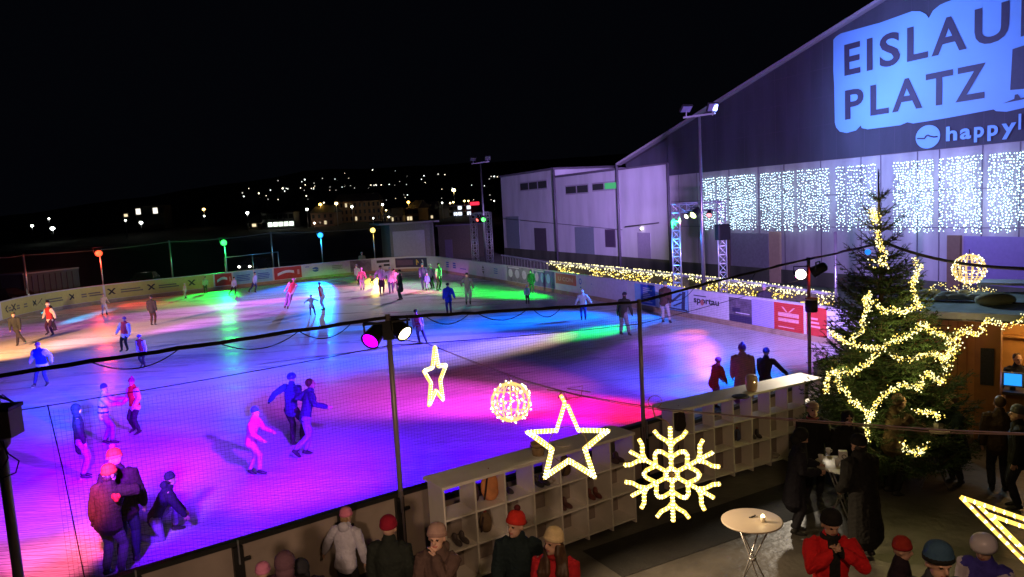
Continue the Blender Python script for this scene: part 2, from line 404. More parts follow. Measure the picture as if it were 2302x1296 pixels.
def d_oval(mb, fn):
    for k in range(12):
        a, b = k*PI/6, (k+1)*PI/6
        mb.add([fn(.5, .55), fn(.5+.14*math.cos(a), .55+.2*math.sin(a)), fn(.5+.14*math.cos(b), .55+.2*math.sin(b))], [(0, 1, 2)], 1)
    quad(mb, fn, .36, .64, .5, .6, 2); quad(mb, fn, .1, .25, .8, .86, 1)
adv(681, 736, .24, 1.28, pale, d_oval, [bluem, wht], label='white advert with a dark oval emblem')
adv(739, 784, .24, 1.28, pale, d_lines(3, 1, .2, .7, .4, .8), [photo], label='pale advert with faint grey drawing')
adv(788, 835, .24, 1.28, photo, label='grey photo advert behind the skaters')
def d_frame(mb, fn):
    quad(mb, fn, .2, .86, .62, .86); quad(mb, fn, .25, .8, .67, .8, 2); quad(mb, fn, .55, .86, .3, .5)
adv(838, 883, .24, 1.28, pale, d_frame, [blk, wht], label='white advert with a black outlined word')
def d_nv(mb, fn):
    quad(mb, fn, .05, .5, .25, .78, 3)
    text_fit(mb, 'N', fn, .60, .76, .22, .8, 1, .04); text_fit(mb, 'V', fn, .78, .97, .22, .8, 2, .04)
    for z in (.38, .55): quad(mb, fn, .1, .44, z, z+.08, 4)
adv(888, 960, .34, 1.2, navy, d_nv, [gold, wht, mat('advert_plum', (.12, .08, .16), .5), grey], label='dark advert reading NV in gold and white')
def d_two(mb, fn):
    for x in (.2, .45):
        for z in (.62, .45, .28): quad(mb, fn, x, x+.1, z, z+.11)
    quad(mb, fn, .7, .9, .3, .36)
adv(992, 1055, .24, 1.28, pale, d_two, [bluem], label='lilac advert with two small blue blocks')
def d_arrow(mb, fn):
    for x, u in ((.25, 1), (.25, -1)):
        mb.add([fn(x-.04, .5+.1*u), fn(x+.04, .5+.1*u), fn(x, .5+.32*u)], [(0, 1, 2)], 1)
    quad(mb, fn, .2, .3, .48, .53)
    for z in (.35, .5, .65): quad(mb, fn, .65, .78, z, z+.06, 2)
adv(1072, 1133, .24, 1.28, pale, d_arrow, [blk, bluem], label='white advert with black up and down arrows')
def d_people(mb, fn):
    for x in (.15, .42, .7): 
        for k in range(10):
            a, b = k*PI/5, (k+1)*PI/5
            mb.add([fn(x, .55), fn(x+.09*math.cos(a), .55+.3*math.sin(a)), fn(x+.09*math.cos(b), .55+.3*math.sin(b))], [(0, 1, 2)], 1+(x > .3))
    quad(mb, fn, .05, .5, .9, .96, 1)
adv(1140, 1197, .24, 1.28, photo, d_people, [wht, pale], label='grey photo advert with pale figures, past the arrow advert')
adv(1200, 1247, .24, 1.28, mat('advert_photo_blue', (.14, .16, .34), .5, var=.6, scale=2), d_people, [pale, cyanm], label='bluish photo advert beside the coral advert')
def d_word(s, m=1, u0=.12, u1=.85, z0=.3, z1=.7, b=.03):
    return lambda mb, fn: text_fit(mb, s, fn, u0, u1, z0, z1, m, b)
adv(1251, 1295, .62, 1.24, mat('advert_coral', (.6, .12, .1), .5), d_word('U CON'), [pinkm], label='coral red advert with pale lettering')
def d_zero(mb, fn): text_fit(mb, 'O', fn, .04, .1, .5, .85, 1, .03); quad(mb, fn, .3, .32, .6, .64); quad(mb, fn, .06, .09, .3, .38)
adv(1299, 1412, .24, 1.28, pale, d_zero, [bluem], label='plain lilac advert with a small blue ring')
def d_blue(mb, fn):
    quad(mb, fn, 0, .3, 0, 1, 2)
    for i in range(8): quad(mb, fn, .42, .86-.1*(i % 3), .1+.1*i, .155+.1*i, 1)
adv(1428, 1473, .28, 1.26, bluem, d_blue, [pale, cyanm], label='bright blue advert full of white text')
def d_bike(mb, fn):
    quad(mb, fn, 0, .02, 0, 1, 1); quad(mb, fn, .98, 1, 0, 1, 1); quad(mb, fn, 0, 1, 0, .03, 1)
    for k in range(8):
        a, b = k*PI/4, (k+1)*PI/4
        mb.add([fn(.28, .72), fn(.28+.08*math.cos(a), .72+.17*math.sin(a)), fn(.28+.08*math.cos(b), .72+.17*math.sin(b))], [(0, 1, 2)], 2)
    slant(mb, fn, .25, .1, .28, .6, .1, 3); slant(mb, fn, .35, .35, .75, .8, .06, 1); slant(mb, fn, .8, .1, .84, .9, .06, 1); quad(mb, fn, .05, .95, .06, .12, 1)
    slant(mb, fn, .45, .2, .8, .45, .05, 1)
adv(1489, 1547, .22, 1.27, cyanm, d_bike, [navy, pale, photo], label='framed picture advert of a seated figure')
def d_sport(mb, fn):
    text_fit(mb, 'sportau', fn, .1, .8, .42, .74, 1, .03); quad(mb, fn, .1, .45, .79, .83, 1)
    for k in range(10):
        a, b = k*PI/5, (k+1)*PI/5
        mb.add([fn(.34, .55, .024), fn(.34+.05*math.cos(a), .55+.13*math.sin(a), .024), fn(.34+.05*math.cos(b), .55+.13*math.sin(b), .024)], [(0, 1, 2)], 2)
adv(1552, 1633, .22, 1.28, pale, d_sport, [blk, mat('advert_rust', (.5, .16, .12), .5)], label='lilac advert with a dark sport word and red ball')
def d_dark(mb, fn): quad(mb, fn, .3, .9, .38, .42, 1); quad(mb, fn, .15, .5, .42, .6, 2); quad(mb, fn, .0, 1, 0, .3, 2)
adv(1638, 1690, .2, 1.22, mat('advert_townphoto', (.12, .1, .13), .5, var=.8, scale=4), d_dark, [pale, navy], label='dark photo advert of a town')
adv(1693, 1738, .2, 1.27, mat('advert_violet', (.38, .34, .72), .5, var=.12), label='plain violet advert between the dark photo and red gift adverts')
def d_gift(mb, fn):
    quad(mb, fn, .15, .85, .52, .66, 1); quad(mb, fn, .15, .85, .34, .46, 1); slant(mb, fn, .45, .68, .3, .86, .03, 1); slant(mb, fn, .52, .68, .7, .86, .03, 1)
    quad(mb, fn, .15, .7, .12, .16, 2)
adv(1742, 1808, .2, 1.27, redm, d_gift, [pinkm, pinkm], label='red advert with a pale gift box and bow')
adv(1812, 1860, .2, 1.27, redm, d_lines(3, 1, .2, .7, .3, .7), [pinkm], label='red advert with pale writing next to the gift advert')

# ------------------------------------------------------------------ hall and low buildings along the right
WA = P(1134, 573); WB = P(1507, 610)
wt = Vector((WB.x-WA.x, WB.y-WA.y, 0)).normalized(); wn = Vector((-wt.y, wt.x, 0)).normalized()
if wn.dot(Vector((-WA.x, -WA.y, 0))) < 0: wn = -wn       # points to the camera side
def wpos(u, z, off=0.): return Vector((WA.x, WA.y, 0))+wt*u+wn*off+Vector((0, 0, z))
def wuz(px, py):
    q = VP(px, py, WA, WB); return (q-Vector((WA.x, WA.y, 0))).dot(wt), q.z
def wall_rect(mb, u0, u1, z0, z1, o0, o1, m=0):
    "solid slab on the wall line between offsets o0 and o1 (o0 the back)"
    vs = [wpos(u, z, o) for z in (z0, z1) for u, o in ((u0, o0), (u1, o0), (u1, o1), (u0, o1))]
    mb.add(vs, [(3, 2, 1, 0), (4, 5, 6, 7), (0, 1, 5, 4), (1, 2, 6, 5), (2, 3, 7, 6), (3, 0, 4, 7)], m); return mb
def wall_mat(name, col, stain=.25, seams=None):
    m = bpy.data.materials.new(name); m.use_nodes = True; nt = m.node_tree; N = nt.nodes.new; L = nt.links.new; b = nt.nodes['Principled BSDF']
    tc = N('ShaderNodeTexCoord'); mp = N('ShaderNodeMapping'); mp.inputs['Scale'].default_value = (1, 1, .25)
    n = N('ShaderNodeTexNoise'); n.inputs['Scale'].default_value = .8; n.inputs['Detail'].default_value = 7; L(tc.outputs['Object'], mp.inputs[0]); L(mp.outputs[0], n.inputs['Vector'])
    r = N('ShaderNodeValToRGB'); r.color_ramp.elements[0].position = .35; r.color_ramp.elements[0].color = (*[c*(1-stain) for c in col], 1); r.color_ramp.elements[1].position = .62; r.color_ramp.elements[1].color = (*col, 1)
    L(n.outputs['Fac'], r.inputs[0]); L(r.outputs[0], b.inputs['Base Color']); b.inputs['Roughness'].default_value = .85
    n2 = N('ShaderNodeTexNoise'); n2.inputs['Scale'].default_value = 12; L(tc.outputs['Object'], n2.inputs['Vector'])
    bp = N('ShaderNodeBump'); bp.inputs['Strength'].default_value = .3; bp.inputs['Distance'].default_value = .03; L(n2.outputs['Fac'], bp.inputs['Height']); L(bp.outputs[0], b.inputs['Normal'])
    return m
plaster = wall_mat('plaster', (.56, .54, .58), .2); cladding = wall_mat('dark_cladding', (.06, .058, .082), .3); concrete = wall_mat('concrete_panel', (.46, .43, .44), .4)
plinth = wall_mat('mossy_plinth', (.085, .09, .06), .5); doorm = mat('steel_door', (.2, .24, .27), .6); darkm = mat('dark_recess', (.02, .02, .022), .8)
glassd = mat('dark_glass', (.05, .055, .05), .15); trim = mat('pale_trim', (.32, .29, .33), .5); seam = mat('panel_seam', (.12, .1, .13), .8); pipe = mat('drain_pipe', (.09, .08, .1), .5)
def U(px, py=500): return wuz(px, py)[0]
u1a, u1b, u2b, u3b = 0.15, U(1252, 480), U(1394, 480), U(1507, 480)
uE = U(2600, 480)
wh = empty('warehouse', wpos(0, 0), 'long lilac lit low warehouse with strip windows and dark doors', 'building'); wh.location = (0, 0, 0)
wall_rect(MB(), u1a, u1b-.1, 0, 8.62, -14, 0).build('wall', plaster, wh)
wall_rect(MB(), u1b-.1, u2b, 0, 7.86, -14, .02).build('wall', plaster, wh)
wall_rect(MB(), u2b, u3b, 0, 7.84, -14, 0).build('wall', plaster, wh)
wall_rect(MB(), u1a-.15, u1b-.05, 8.62, 8.82, -14.1, .12).build('roof', seam, wh)
mb = MB(); wall_rect(mb, u1b-.02, u2b+.02, 7.862, 8.05, -14.1, .14); wall_rect(mb, u2b+.02, u3b, 7.842, 7.95, -14.1, .12); mb.build('roof', seam, wh)
mb = MB(); wall_rect(mb, u1a, u3b, 0, .85, .022, .06); mb.build('plinth', plinth, wh)
def rect_px(x0, x1, y0, y1):
    "u and z range from the picture, corner at (x0, y0) top left and (x1, y1) bottom right"
    a = wuz(x0, y0); b = wuz(x1, y1); return a[0], b[0], b[1], a[1]
def opening(par, x0, x1, y0, y1, name, m, panes=0, pane=None, off=.03, label=None, lit=None):
    u0, u1, z0, z1 = rect_px(x0, x1, y0, y1)
    o = wall_rect(MB(), u0, u1, z0, z1, -.1, off).build(name, m, par)
    if label: o['label'] = label
    for i in range(panes):
        a = u0+(u1-u0)*i/panes+.12; b = u0+(u1-u0)*(i+1)/panes-.12
        wall_rect(MB(), a, b, z0+.12, z1-.12, off-.01, off+.012).build('pane', lit if (lit and i == panes-1) else pane, o)
    return o
greenlit = glow('green_lit_glass', (.10, .75, .30), .55)
opening(wh, 1169, 1231, 410, 424, 'window', trim, 3, glassd, label='strip window of three dark panes')
opening(wh, 1271, 1324, 417, 434, 'window', trim, 2, glassd, label='strip window of two dark green panes')
opening(wh, 1331, 1388, 411, 426, 'window', trim, 2, glassd, label='strip window with one pane lit green', lit=greenlit)
opening(wh, 1137, 1171, 486, 572, 'door', doorm, label='tall grey green double door')
opening(wh, 1201, 1231, 512, 580, 'door', mat('dark_door', (.09, .07, .09), .6), label='dark narrow door under a frame')
opening(wh, 1292, 1338, 510, 583, 'door', doorm, 0, label='pale steel door with glazed top')
opening(wh, 1360, 1385, 515, 556, 'window', mat('dark_shutter', (.1, .06, .1), .6), 1, mat('shutter', (.07, .045, .08), .6), label='dark shuttered window')
opening(wh, 1433, 1464, 522, 588, 'door', mat('flush_door', (.3, .26, .36), .7), label='flush door lit by a small lamp')
mb = MB()
for px, zt in ((1252, 8.6), (1394, 8.2), (1508, 7.9)):
    u = U(px, 480); MB().cyl(wpos(u, 0, .14), wpos(u, zt, .14), .11, 8).build('drain_pipe', pipe, wh)
mb = MB(); mb.ball(wpos(U(1445, 513), wuz(1445, 513)[1], .12), .11, 8, 6); mb.build('wall_lamp', glow('tiny_white_lamp', (1, .95, .85), 6), wh)
mb = MB(); a, b = wuz(1407, 509), wuz(1482, 497); mb.cyl(wpos(a[0], a[1], .06), wpos(b[0], b[1]-.1, .06), .05, 6); a, b = wuz(1108+20, 490), wuz(1400, 516); mb.cyl(wpos(a[0], a[1], .05), wpos(b[0], b[1], .05), .025, 6)
mb.build('wall_cable', pipe, wh)
hall = empty('sports_hall', (0, 0, 0), 'large dark gabled hall with pale lower panels, lit violet', 'building')
r0 = wuz(1397, 366); r1 = wuz(1985, 0); sl = (r1[1]-r0[1])/(r1[0]-r0[0]); zb = 7.0
apex = r1[0]+9
def gz(u): return r0[1]+(u-r0[0])*sl if u < apex else r0[1]+(apex-r0[0])*sl-(u-apex)*sl
ur = 2*apex-r0[0]
mb = MB()
poly = [(u3b, zb), (uE+14, zb), (uE+14, gz(uE+14)-.12), (apex, gz(apex)-.12), (u3b, gz(u3b)-.12)]
n = len(poly); vs = [wpos(u, z, .05) for u, z in poly]+[wpos(u, z, -30) for u, z in poly]
mb.add(vs, [tuple(range(n))[::-1], tuple(range(n, 2*n))]+[(i, (i+1) % n, n+(i+1) % n, n+i) for i in range(n)])
# low wedge behind the warehouse roof, dark
mb.add([wpos(r0[0], 7.9, -.4), wpos(u3b, 7.9, -.4), wpos(u3b, gz(u3b)-.12, -.4), wpos(r0[0], gz(r0[0])-.12, -.4)], [(0, 1, 2, 3)])
mb.build('gable_wall', cladding, hall)
mb = MB(); ribs = int((uE+14-u3b)/.9)
for i in range(1, ribs):
    u = u3b+i*.9; mb.add([wpos(u-.02, zb+.02, .062), wpos(u+.02, zb+.02, .062), wpos(u+.02, gz(u)-.3, .062), wpos(u-.02, gz(u)-.3, .062)], [(0, 1, 2, 3)])
for z in (8.9, 10.4, 11.9): 
    if z: mb.add([wpos(max(u3b, r0[0]+(z-r0[1])/sl+1), z, .063), wpos(uE+14, z, .063), wpos(uE+14, z+.03, .063), wpos(max(u3b, r0[0]+(z-r0[1])/sl+1), z+.03, .063)], [(0, 1, 2, 3)])
mb.build('cladding_seam', mat('cladding_seam', (.07, .062, .088), .8), hall)
mb = MB(); mb.seg(wpos(r0[0]-.3, gz(r0[0]-.3), .1), wpos(apex, gz(apex), .1), .5, .16); mb.seg(wpos(apex, gz(apex), .1), wpos(uE+14, gz(uE+14), .1), .5, .16)
mb.build('roof_edge', trim, hall)
mb = MB(); vs = [wpos(r0[0]-.3, gz(r0[0]-.3)+.02, -.16), wpos(apex, gz(apex)+.02, -.16), wpos(apex, gz(apex)+.02, -30), wpos(r0[0]-.3, gz(r0[0]-.3)+.02, -30)]
mb.add(vs, [(0, 1, 2, 3)]); mb.build('roof', seam, hall)
wall_rect(MB(), u3b, uE+14, 0, zb, -28, -.04).build('lower_wall', concrete, hall)
mb = MB(); 
for px in (1527, 1568, 1640, 1705, 1763, 1845, 1935, 1979, 2061, 2110, 2206, 2290, 2400):
    u = U(px, 480); mb.box(wpos(u, 3.5, -.035), (.05, .03, 6.98), math.atan2(wt.y, wt.x))
for z in (3.35, 5.1): mb.seg(wpos(u3b+.1, z, -.034), wpos(uE+10, z, -.034), .026, .04)
mb.build('panel_seam', seam, hall)
wall_rect(MB(), u3b, uE+10, 0, .8, -.03, .03).build('plinth', plinth, hall)
opening(hall, 1643, 1728, 523, 640, 'roller_door', mat('roller_door_grey', (.2, .19, .22), .6, var=.2), label='grey roller door below the light curtains', off=0.0)
opening(hall, 1731, 1757, 520, 640, 'pillar', mat('tan_pillar', (.42, .3, .2), .7), label='tan concrete pillar', off=.1)
opening(hall, 1633, 1643, 523, 640, 'pillar', mat('brown_pillar', (.13, .08, .06), .7), label='thin dark brown pillar', off=.08)
opening(hall, 2132, 2160, 528, 655, 'pillar', mat('wood_pillar', (.16, .10, .06), .7), label='brown timber pillar by the round light ball', off=.1)
opening(hall, 2166, 2420, 530, 660, 'roller_door', mat('violet_door', (.2, .15, .32), .5, var=.1), label='wide deep violet roller door', off=0.0)

# projected logo on the gable, its light painted into the panel colours
sign = empty('lit_sign', (0, 0, 0), 'huge projected logo painted pale blue with dark letters EISLAUF PLATZ high on the hall gable', 'sign')
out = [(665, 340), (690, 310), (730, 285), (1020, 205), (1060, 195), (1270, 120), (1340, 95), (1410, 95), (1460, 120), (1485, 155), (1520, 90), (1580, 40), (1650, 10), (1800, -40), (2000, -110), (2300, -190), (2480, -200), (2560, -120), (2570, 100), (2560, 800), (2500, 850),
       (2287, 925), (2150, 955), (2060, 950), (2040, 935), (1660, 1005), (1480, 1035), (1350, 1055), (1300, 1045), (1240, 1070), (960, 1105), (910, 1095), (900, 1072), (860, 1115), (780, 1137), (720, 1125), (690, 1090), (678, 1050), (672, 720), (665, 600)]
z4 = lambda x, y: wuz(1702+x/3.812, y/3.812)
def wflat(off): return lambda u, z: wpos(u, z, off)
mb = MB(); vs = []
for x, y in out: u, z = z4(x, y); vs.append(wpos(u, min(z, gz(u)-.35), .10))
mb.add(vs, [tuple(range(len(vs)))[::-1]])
projblue = mat('projected_pale_blue', (.19, .43, .78), .6, var=.05, scale=.5); projdark = mat('projected_dark', (.05, .04, .075), .6)
mb.build('background', projblue, sign)
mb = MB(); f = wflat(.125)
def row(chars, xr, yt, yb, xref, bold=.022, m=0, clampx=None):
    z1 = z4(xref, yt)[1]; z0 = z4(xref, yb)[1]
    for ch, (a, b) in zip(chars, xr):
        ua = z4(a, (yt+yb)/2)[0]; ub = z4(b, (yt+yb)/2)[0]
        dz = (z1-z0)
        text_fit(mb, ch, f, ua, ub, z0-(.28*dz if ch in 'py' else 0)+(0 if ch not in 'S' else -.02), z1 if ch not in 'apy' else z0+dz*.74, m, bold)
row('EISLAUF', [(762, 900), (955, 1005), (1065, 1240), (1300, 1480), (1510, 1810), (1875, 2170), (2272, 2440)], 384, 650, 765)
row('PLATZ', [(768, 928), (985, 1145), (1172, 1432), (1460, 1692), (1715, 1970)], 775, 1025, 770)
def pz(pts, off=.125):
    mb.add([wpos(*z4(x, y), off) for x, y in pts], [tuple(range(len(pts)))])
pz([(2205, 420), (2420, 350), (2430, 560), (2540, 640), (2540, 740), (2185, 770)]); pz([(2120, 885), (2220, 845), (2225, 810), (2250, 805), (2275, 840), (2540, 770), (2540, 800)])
mb.build('lettering', projdark, sign)
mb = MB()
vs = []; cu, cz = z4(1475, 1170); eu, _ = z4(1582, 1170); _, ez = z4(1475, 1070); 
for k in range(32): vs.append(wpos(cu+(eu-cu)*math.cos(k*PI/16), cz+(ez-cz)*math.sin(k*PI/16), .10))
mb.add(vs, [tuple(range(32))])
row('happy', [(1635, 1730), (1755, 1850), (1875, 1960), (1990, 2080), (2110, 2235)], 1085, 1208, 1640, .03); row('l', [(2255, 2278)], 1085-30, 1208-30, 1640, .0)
mb.build('second_line', projblue, sign)
mb = MB(); mb.tube([wpos(*z4(x, y), .13) for x, y in ((1390, 1185), (1450, 1185), (1465, 1162), (1480, 1155), (1500, 1165), (1530, 1172), (1560, 1168))], .035, 6); mb.build('logo_wave', projdark, sign)
# curtains of cold white lights
cold = glow('cold_bulb', (.58, .85, 1.0), 4.6); wire = mat('thin_wire', (.03, .04, .04), .6)
panels = [(1582, 1612), (1616, 1638), (1643, 1703), (1714, 1760), (1765, 1790), (1797, 1870), (1883, 1906), (1909, 1974), (2014, 2104), (2115, 2128), (2133, 2213), (2225, 2285), (2288, 2360)]
nm = ['leftmost cold white light curtain, by the floodlight mast', 'narrow light curtain second from the left', 'light curtain left of the grey mast gap', 'light curtain fourth from the left above the tan pillar', 'slim light curtain fifth from the left', 'wide light curtain sixth from the left, left of the tree', 'slim light curtain just left of the tree top', 'light curtain directly behind the tree top',
      'wide light curtain right of the tree top', 'very slim light curtain right of the tree', 'wide light curtain above the glowing ball', 'light curtain near the right picture edge', 'light curtain cut by the right picture edge']
for k, (a, b) in enumerate(panels):
    ua, za = wuz(a, 440); ub, zb2 = wuz(b, 440)
    w = ub-ua; n = max(3, int(w/(.10 if k > 7 else .125))); mb = MB()
    for i in range(n):
        u = ua+w*(i+.5)/n+R.uniform(-.02, .02); zt = 6.56-.06*R.random(); zz = zt; bot = 3.12+R.uniform(0, .5)*(R.random() < .5)
        mb.add([wpos(u-.006, bot, .14), wpos(u+.006, bot, .14), wpos(u+.006, zt, .14), wpos(u-.006, zt, .14)], [(0, 1, 2, 3)], 1)
        while zz > bot:
            if R.random() < .92: mb.octa(wpos(u+R.uniform(-.05, .05), zz, .16), R.uniform(.024, .042))
            zz -= R.uniform(.09, .17)*(1 if k > 7 else 1.3)
    tag(mb.build('light_curtain', [cold, wire]), nm[k], 'light curtain', 'cold white light curtains hung along the hall wall')

for px_ in (1600, 1680, 1770, 1840, 1930, 2060, 2170, 2260):
    u_, z_ = wuz(px_, 450); l = bpy.data.lights.new('curtain_glow', 'POINT'); l.energy = 38; l.color = (.4, .7, 1); l.shadow_soft_size = .8; o = bpy.data.objects.new('curtain_glow', l); C.objects.link(o); o.location = wpos(u_, 4.9, .9)
# fence with snow rail and warm fairy lights behind the right boards
FT = [(1128, 572), (1232, 588), (1400, 603), (1500, 613), (1700, 635), (1885, 661)]
fence = Path([P(x, y, 1.2) for x, y in FT][::-1])   # from near to far: inward = left
snow = mat('snow', (.62, .64, .68), .8, bump=.4, var=.15)
woodw = mat('white_wood', (.5, .48, .42), .7)
fe = empty('picket_fence', (0, 0, 0), 'white picket fence with snowy rail at the far end of the fairy lit fence', 'fence')
sA = fence.find(1232, 1.2); 
strip(fence, sA, fence.len, 1.1, 1.2, .08, -.08).build('top_rail', snow, fe)
d = sA+.2; mbp = MB()
while d < fence.len:
    mbp.box(fence.pos(d, .55), (.11, .06, 1.1), math.atan2(fence.at(d)[1].y, fence.at(d)[1].x)); d += .75
mbp.build('picket', woodw, fe)
fe2 = empty('garden_fence', (0, 0, 0), 'low fence capped with snow and hung with warm yellow fairy lights', 'fence')
strip(fence, 0, sA, 1.1, 1.22, .1, -.1).build('top_rail', snow, fe2)
strip(fence, 0, sA, .3, .36, .03, -.03).build('lower_rail', woodw, fe2)
strip(fence, 0, sA, .02, 1.1, -.05, -.08).build('panel', mat('fence_panel', (.12, .11, .09), .8, var=.4), fe2)
warm = glow('warm_bulb', (1.0, .72, .12), 2.2); warmw = glow('pale_bulb', (1.0, .9, .42), 3.0)
grp = 'warm fairy light strings on the snowy fence'
nseg = 7; fl = ['farthest', 'second farthest', 'third farthest', 'middle', 'third nearest', 'second nearest', 'nearest']
for k in range(nseg):
    s0 = sA*k/nseg; s1 = sA*(k+1)/nseg; mb = MB(); d = s0
    while d < s1:
        for j in range(5):
            z = R.uniform(.35, 1.16); q = fence.pos(d+R.uniform(-.1, .1), z, .14+R.uniform(0, .1))
            if z > 1.0 or noise.noise(Vector((d*.5, z*2, 0))) > -.25: mb.octa(q, R.uniform(.022, .05), 0 if (z < .95 and R.random() < .75) else 1)
        if R.random() < .6: mb.octa(fence.pos(d, 1.25, R.uniform(-.08, .08)), R.uniform(.025, .05), 1)
        d += .11
    mb.tube([fence.pos(s0+(s1-s0)*i/12, 1.16-.05*(i % 2), .13) for i in range(13)], .01, 4, 2)
    tag(mb.build('fairy_lights', [warm, warmw, wire]), 'warm icicle fairy lights, %s stretch of the snowy fence' % fl[nseg-1-k], 'fairy lights', grp)
# ------------------------------------------------------------------ lamps that light the scene
def lampspot(name, pos, target, col, L, rad, soft=.12, blend=.6, parent=None, alb=.49):
    "spot light for stage lamps and for added, unseen fills; L = brightness it should give the ice at the target"
    pos = Vector(pos); target = Vector(target); v = target-pos; d = v.length; c = max(.12, -v.z/d)
    l = bpy.data.lights.new(name, 'SPOT'); l.color = col; l.energy = L*PI/alb*4*PI*d*d/c
    l.spot_size = 2*math.atan(rad/d); l.spot_blend = blend; l.shadow_soft_size = soft
    o = bpy.data.objects.new(name, l); C.objects.link(o); o.location = pos+v.normalized()*.25
    o.rotation_euler = v.to_track_quat('-Z', 'Y').to_euler()
    return o
steel = mat('galvanised_steel', (.45, .45, .47), .35, .8, var=.1); polem = mat('pole_brown', (.36, .3, .32), .35, .3); alum = mat('truss_aluminium', (.7, .7, .74), .3, .6, var=.06)
housing = mat('lamp_housing', (.025, .024, .026), .45, .3)
RED = (1, .06, .03); GRN = (.02, 1, .12); BLU = (.01, .16, 1); YEL = (1, .72, .12); MAG = (1, .03, .75); VIO = (.38, .0, 1); CYA = (.0, .62, 1); ORG = (1, .36, .07); PNK = (1, .22, .55); WHT = (1, .9, .78); LAV = (.55, .42, 1.); TEA = (.05, .85, .55)
def par_can(pos, target, col, es, r, label, group=None, name='stage_lamp', length=2.5):
    pos = Vector(pos); v = (Vector(target)-pos).normalized(); q = v.to_track_quat('Z', 'Y').to_matrix()
    e = empty(name, pos, label, 'stage lamp', group)
    mb = MB(); mb.lathe([(r*.45, -r*length), (r*.8, -r*(length-.3)), (r*.95, -r*.8), (r, 0), (r*1.08, .02), (r*.93, .025), (r*.93, -.02)], n=14, rot=q); mb.build('housing', housing, e)
    lens = MB(); lens.lathe([(r*.9, .0), (r*.8, r*.14), (r*.45, r*.22), (.001, r*.25)], n=14, rot=q); lens.build('lens', glow('lens_%.2f_%.2f_%.2f_%d' % (*col, es), col, es), e)
    mb = MB(); sd = v.cross(Vector((0, 0, 1))).normalized()
    mb.tube([sd*r*1.15-v*r*.8, sd*r*1.2-v*r*.8+Vector((0, 0, r*1.4)), -sd*r*1.2-v*r*.8+Vector((0, 0, r*1.4)), -sd*r*1.15-v*r*.8], .018, 5); mb.build('bracket', housing, e)
    return e
bright = lambda c: tuple(min(1, x*.75+.25) for x in c)
grpP = 'coloured lamps on poles beyond the far boards'
far = {}
for k, px, py, D, col, nmn in (('r', 222, 569, 64.5, RED, 'red'), ('g', 503, 545, 68.5, GRN, 'green'), ('b', 720, 528, 73, (.02, .4, 1), 'blue'), ('y', 838, 517, 74.5, YEL, 'yellow')):
    q = at(px, py, D); far[k] = q
    e = empty('lamp_post', (q.x, q.y, 0), 'slim lamp post beyond the far boards holding the %s lamp' % nmn, 'lamp post', 'lamp posts beyond the far boards')
    l = bpy.data.lights.new('lamp_glow', 'POINT'); l.color = col; l.energy = 420 if k != 'y' else 60; l.shadow_soft_size = .3; o = bpy.data.objects.new('lamp_glow', l); C.objects.link(o); o.location = q+Vector((0, -.5, -.1))
    MB().cyl((0, .12, -.06), (0, .12, q.z+.25), .055, 8).build('pole', steel, e)
    par_can(q, P(px+60, 700), {'r': (1, .07, .02), 'g': (.04, 1, .1), 'b': (.02, .22, 1), 'y': (1, .75, .15)}[k], 3.2, .27, 'glowing %s lamp on a post behind the far boards' % nmn, grpP)
# trusses
def lattice(mb, a, b, w, n, r=.028, br=.014):
    a, b = Vector(a), Vector(b); t = (b-a).normalized(); s1 = t.cross(Vector((.3, 1, .2))).normalized(); s2 = t.cross(s1)
    cs = [(s1*i+s2*j)*w/2 for i, j in ((1, 1), (-1, 1), (-1, -1), (1, -1))]
    for c in cs: mb.cyl(a+c, b+c, r, 6)
    for i in range(n):
        p = a.lerp(b, i/n); q = a.lerp(b, (i+1)/n)
        for k in range(4):
            mb.cyl(p+cs[k], q+cs[(k+1) % 4] if i % 2 else q+cs[(k+1) % 4], br, 5); mb.cyl(q+cs[k], q+cs[(k+1) % 4], br, 5)
def truss(name, pa, pb, zt, label, w=.32):
    e = empty(name, (pa.x, pa.y, 0), label, 'truss'); o = Vector((pa.x, pa.y, 0)); pb = pb-o; pb.z = 0
    for q in (Vector((0, 0, 0)), pb):
        mb = MB(); lattice(mb, q, q+Vector((0, 0, zt)), w, int(zt/.42)); mb.build('truss_leg', alum, e)
        MB().box(q+Vector((0, 0, -.02)), (.8, .8, .04)).build('base_plate', steel, e)
    mb = MB(); lattice(mb, Vector((0, 0, zt-w/2)), pb+Vector((0, 0, zt-w/2)), w, max(2, int(pb.length/.45))); mb.build('cross_beam', alum, e)
    return e
tA = at(1068, 560, 60.5); tB = at(1101, 560, 60.0); T1z = 5.05
truss('stage_truss', tA, tB, T1z, 'far lighting truss of two lattice legs behind the corner of the rink', .42)
tC = at(1521, 560, 37.5); tD = at(1624, 560, 37.5)
truss('stage_truss', tC, tD, 5.12, 'near lighting truss gate with a black speaker, by the fairy lights', .38)
T1r = at(1073, 494, 60); T1g = at(1087, 493, 60); T2w = at(1543, 486, 37); T2g = at(1558, 483, 37); T2r = at(1594, 483, 37)
par_can(T1r, P(850, 655), (1, .1, .08), 4, .14, 'small red lamp on the far truss'); par_can(T1g, P(1080, 660), (.1, 1, .15), 4, .2, 'green lamp on the far truss')
par_can(T2w, P(1150, 775), (1, .97, .75), 4, .13, 'small white lamp on the near truss'); par_can(T2g, P(1300, 745), (.75, 1, .3), 4.5, .2, 'large yellow green lamp on the near truss'); par_can(T2r, P(1560, 755), (1, .2, .22), 3.5, .13, 'reddish lamp on the near truss, by the speaker')
sp = at(1624, 521, 37.1); e = empty('loudspeaker', sp, 'black loudspeaker hanging on the right leg of the near truss', 'loudspeaker')
MB().box((0, 0, 0), (.55, .45, .75), .3).build('cabinet', housing, e); MB().box((-.06, -.235, 0), (.48, .02, .68), .3).build('grille', mat('speaker_grille', (.05, .05, .055), .7), e)
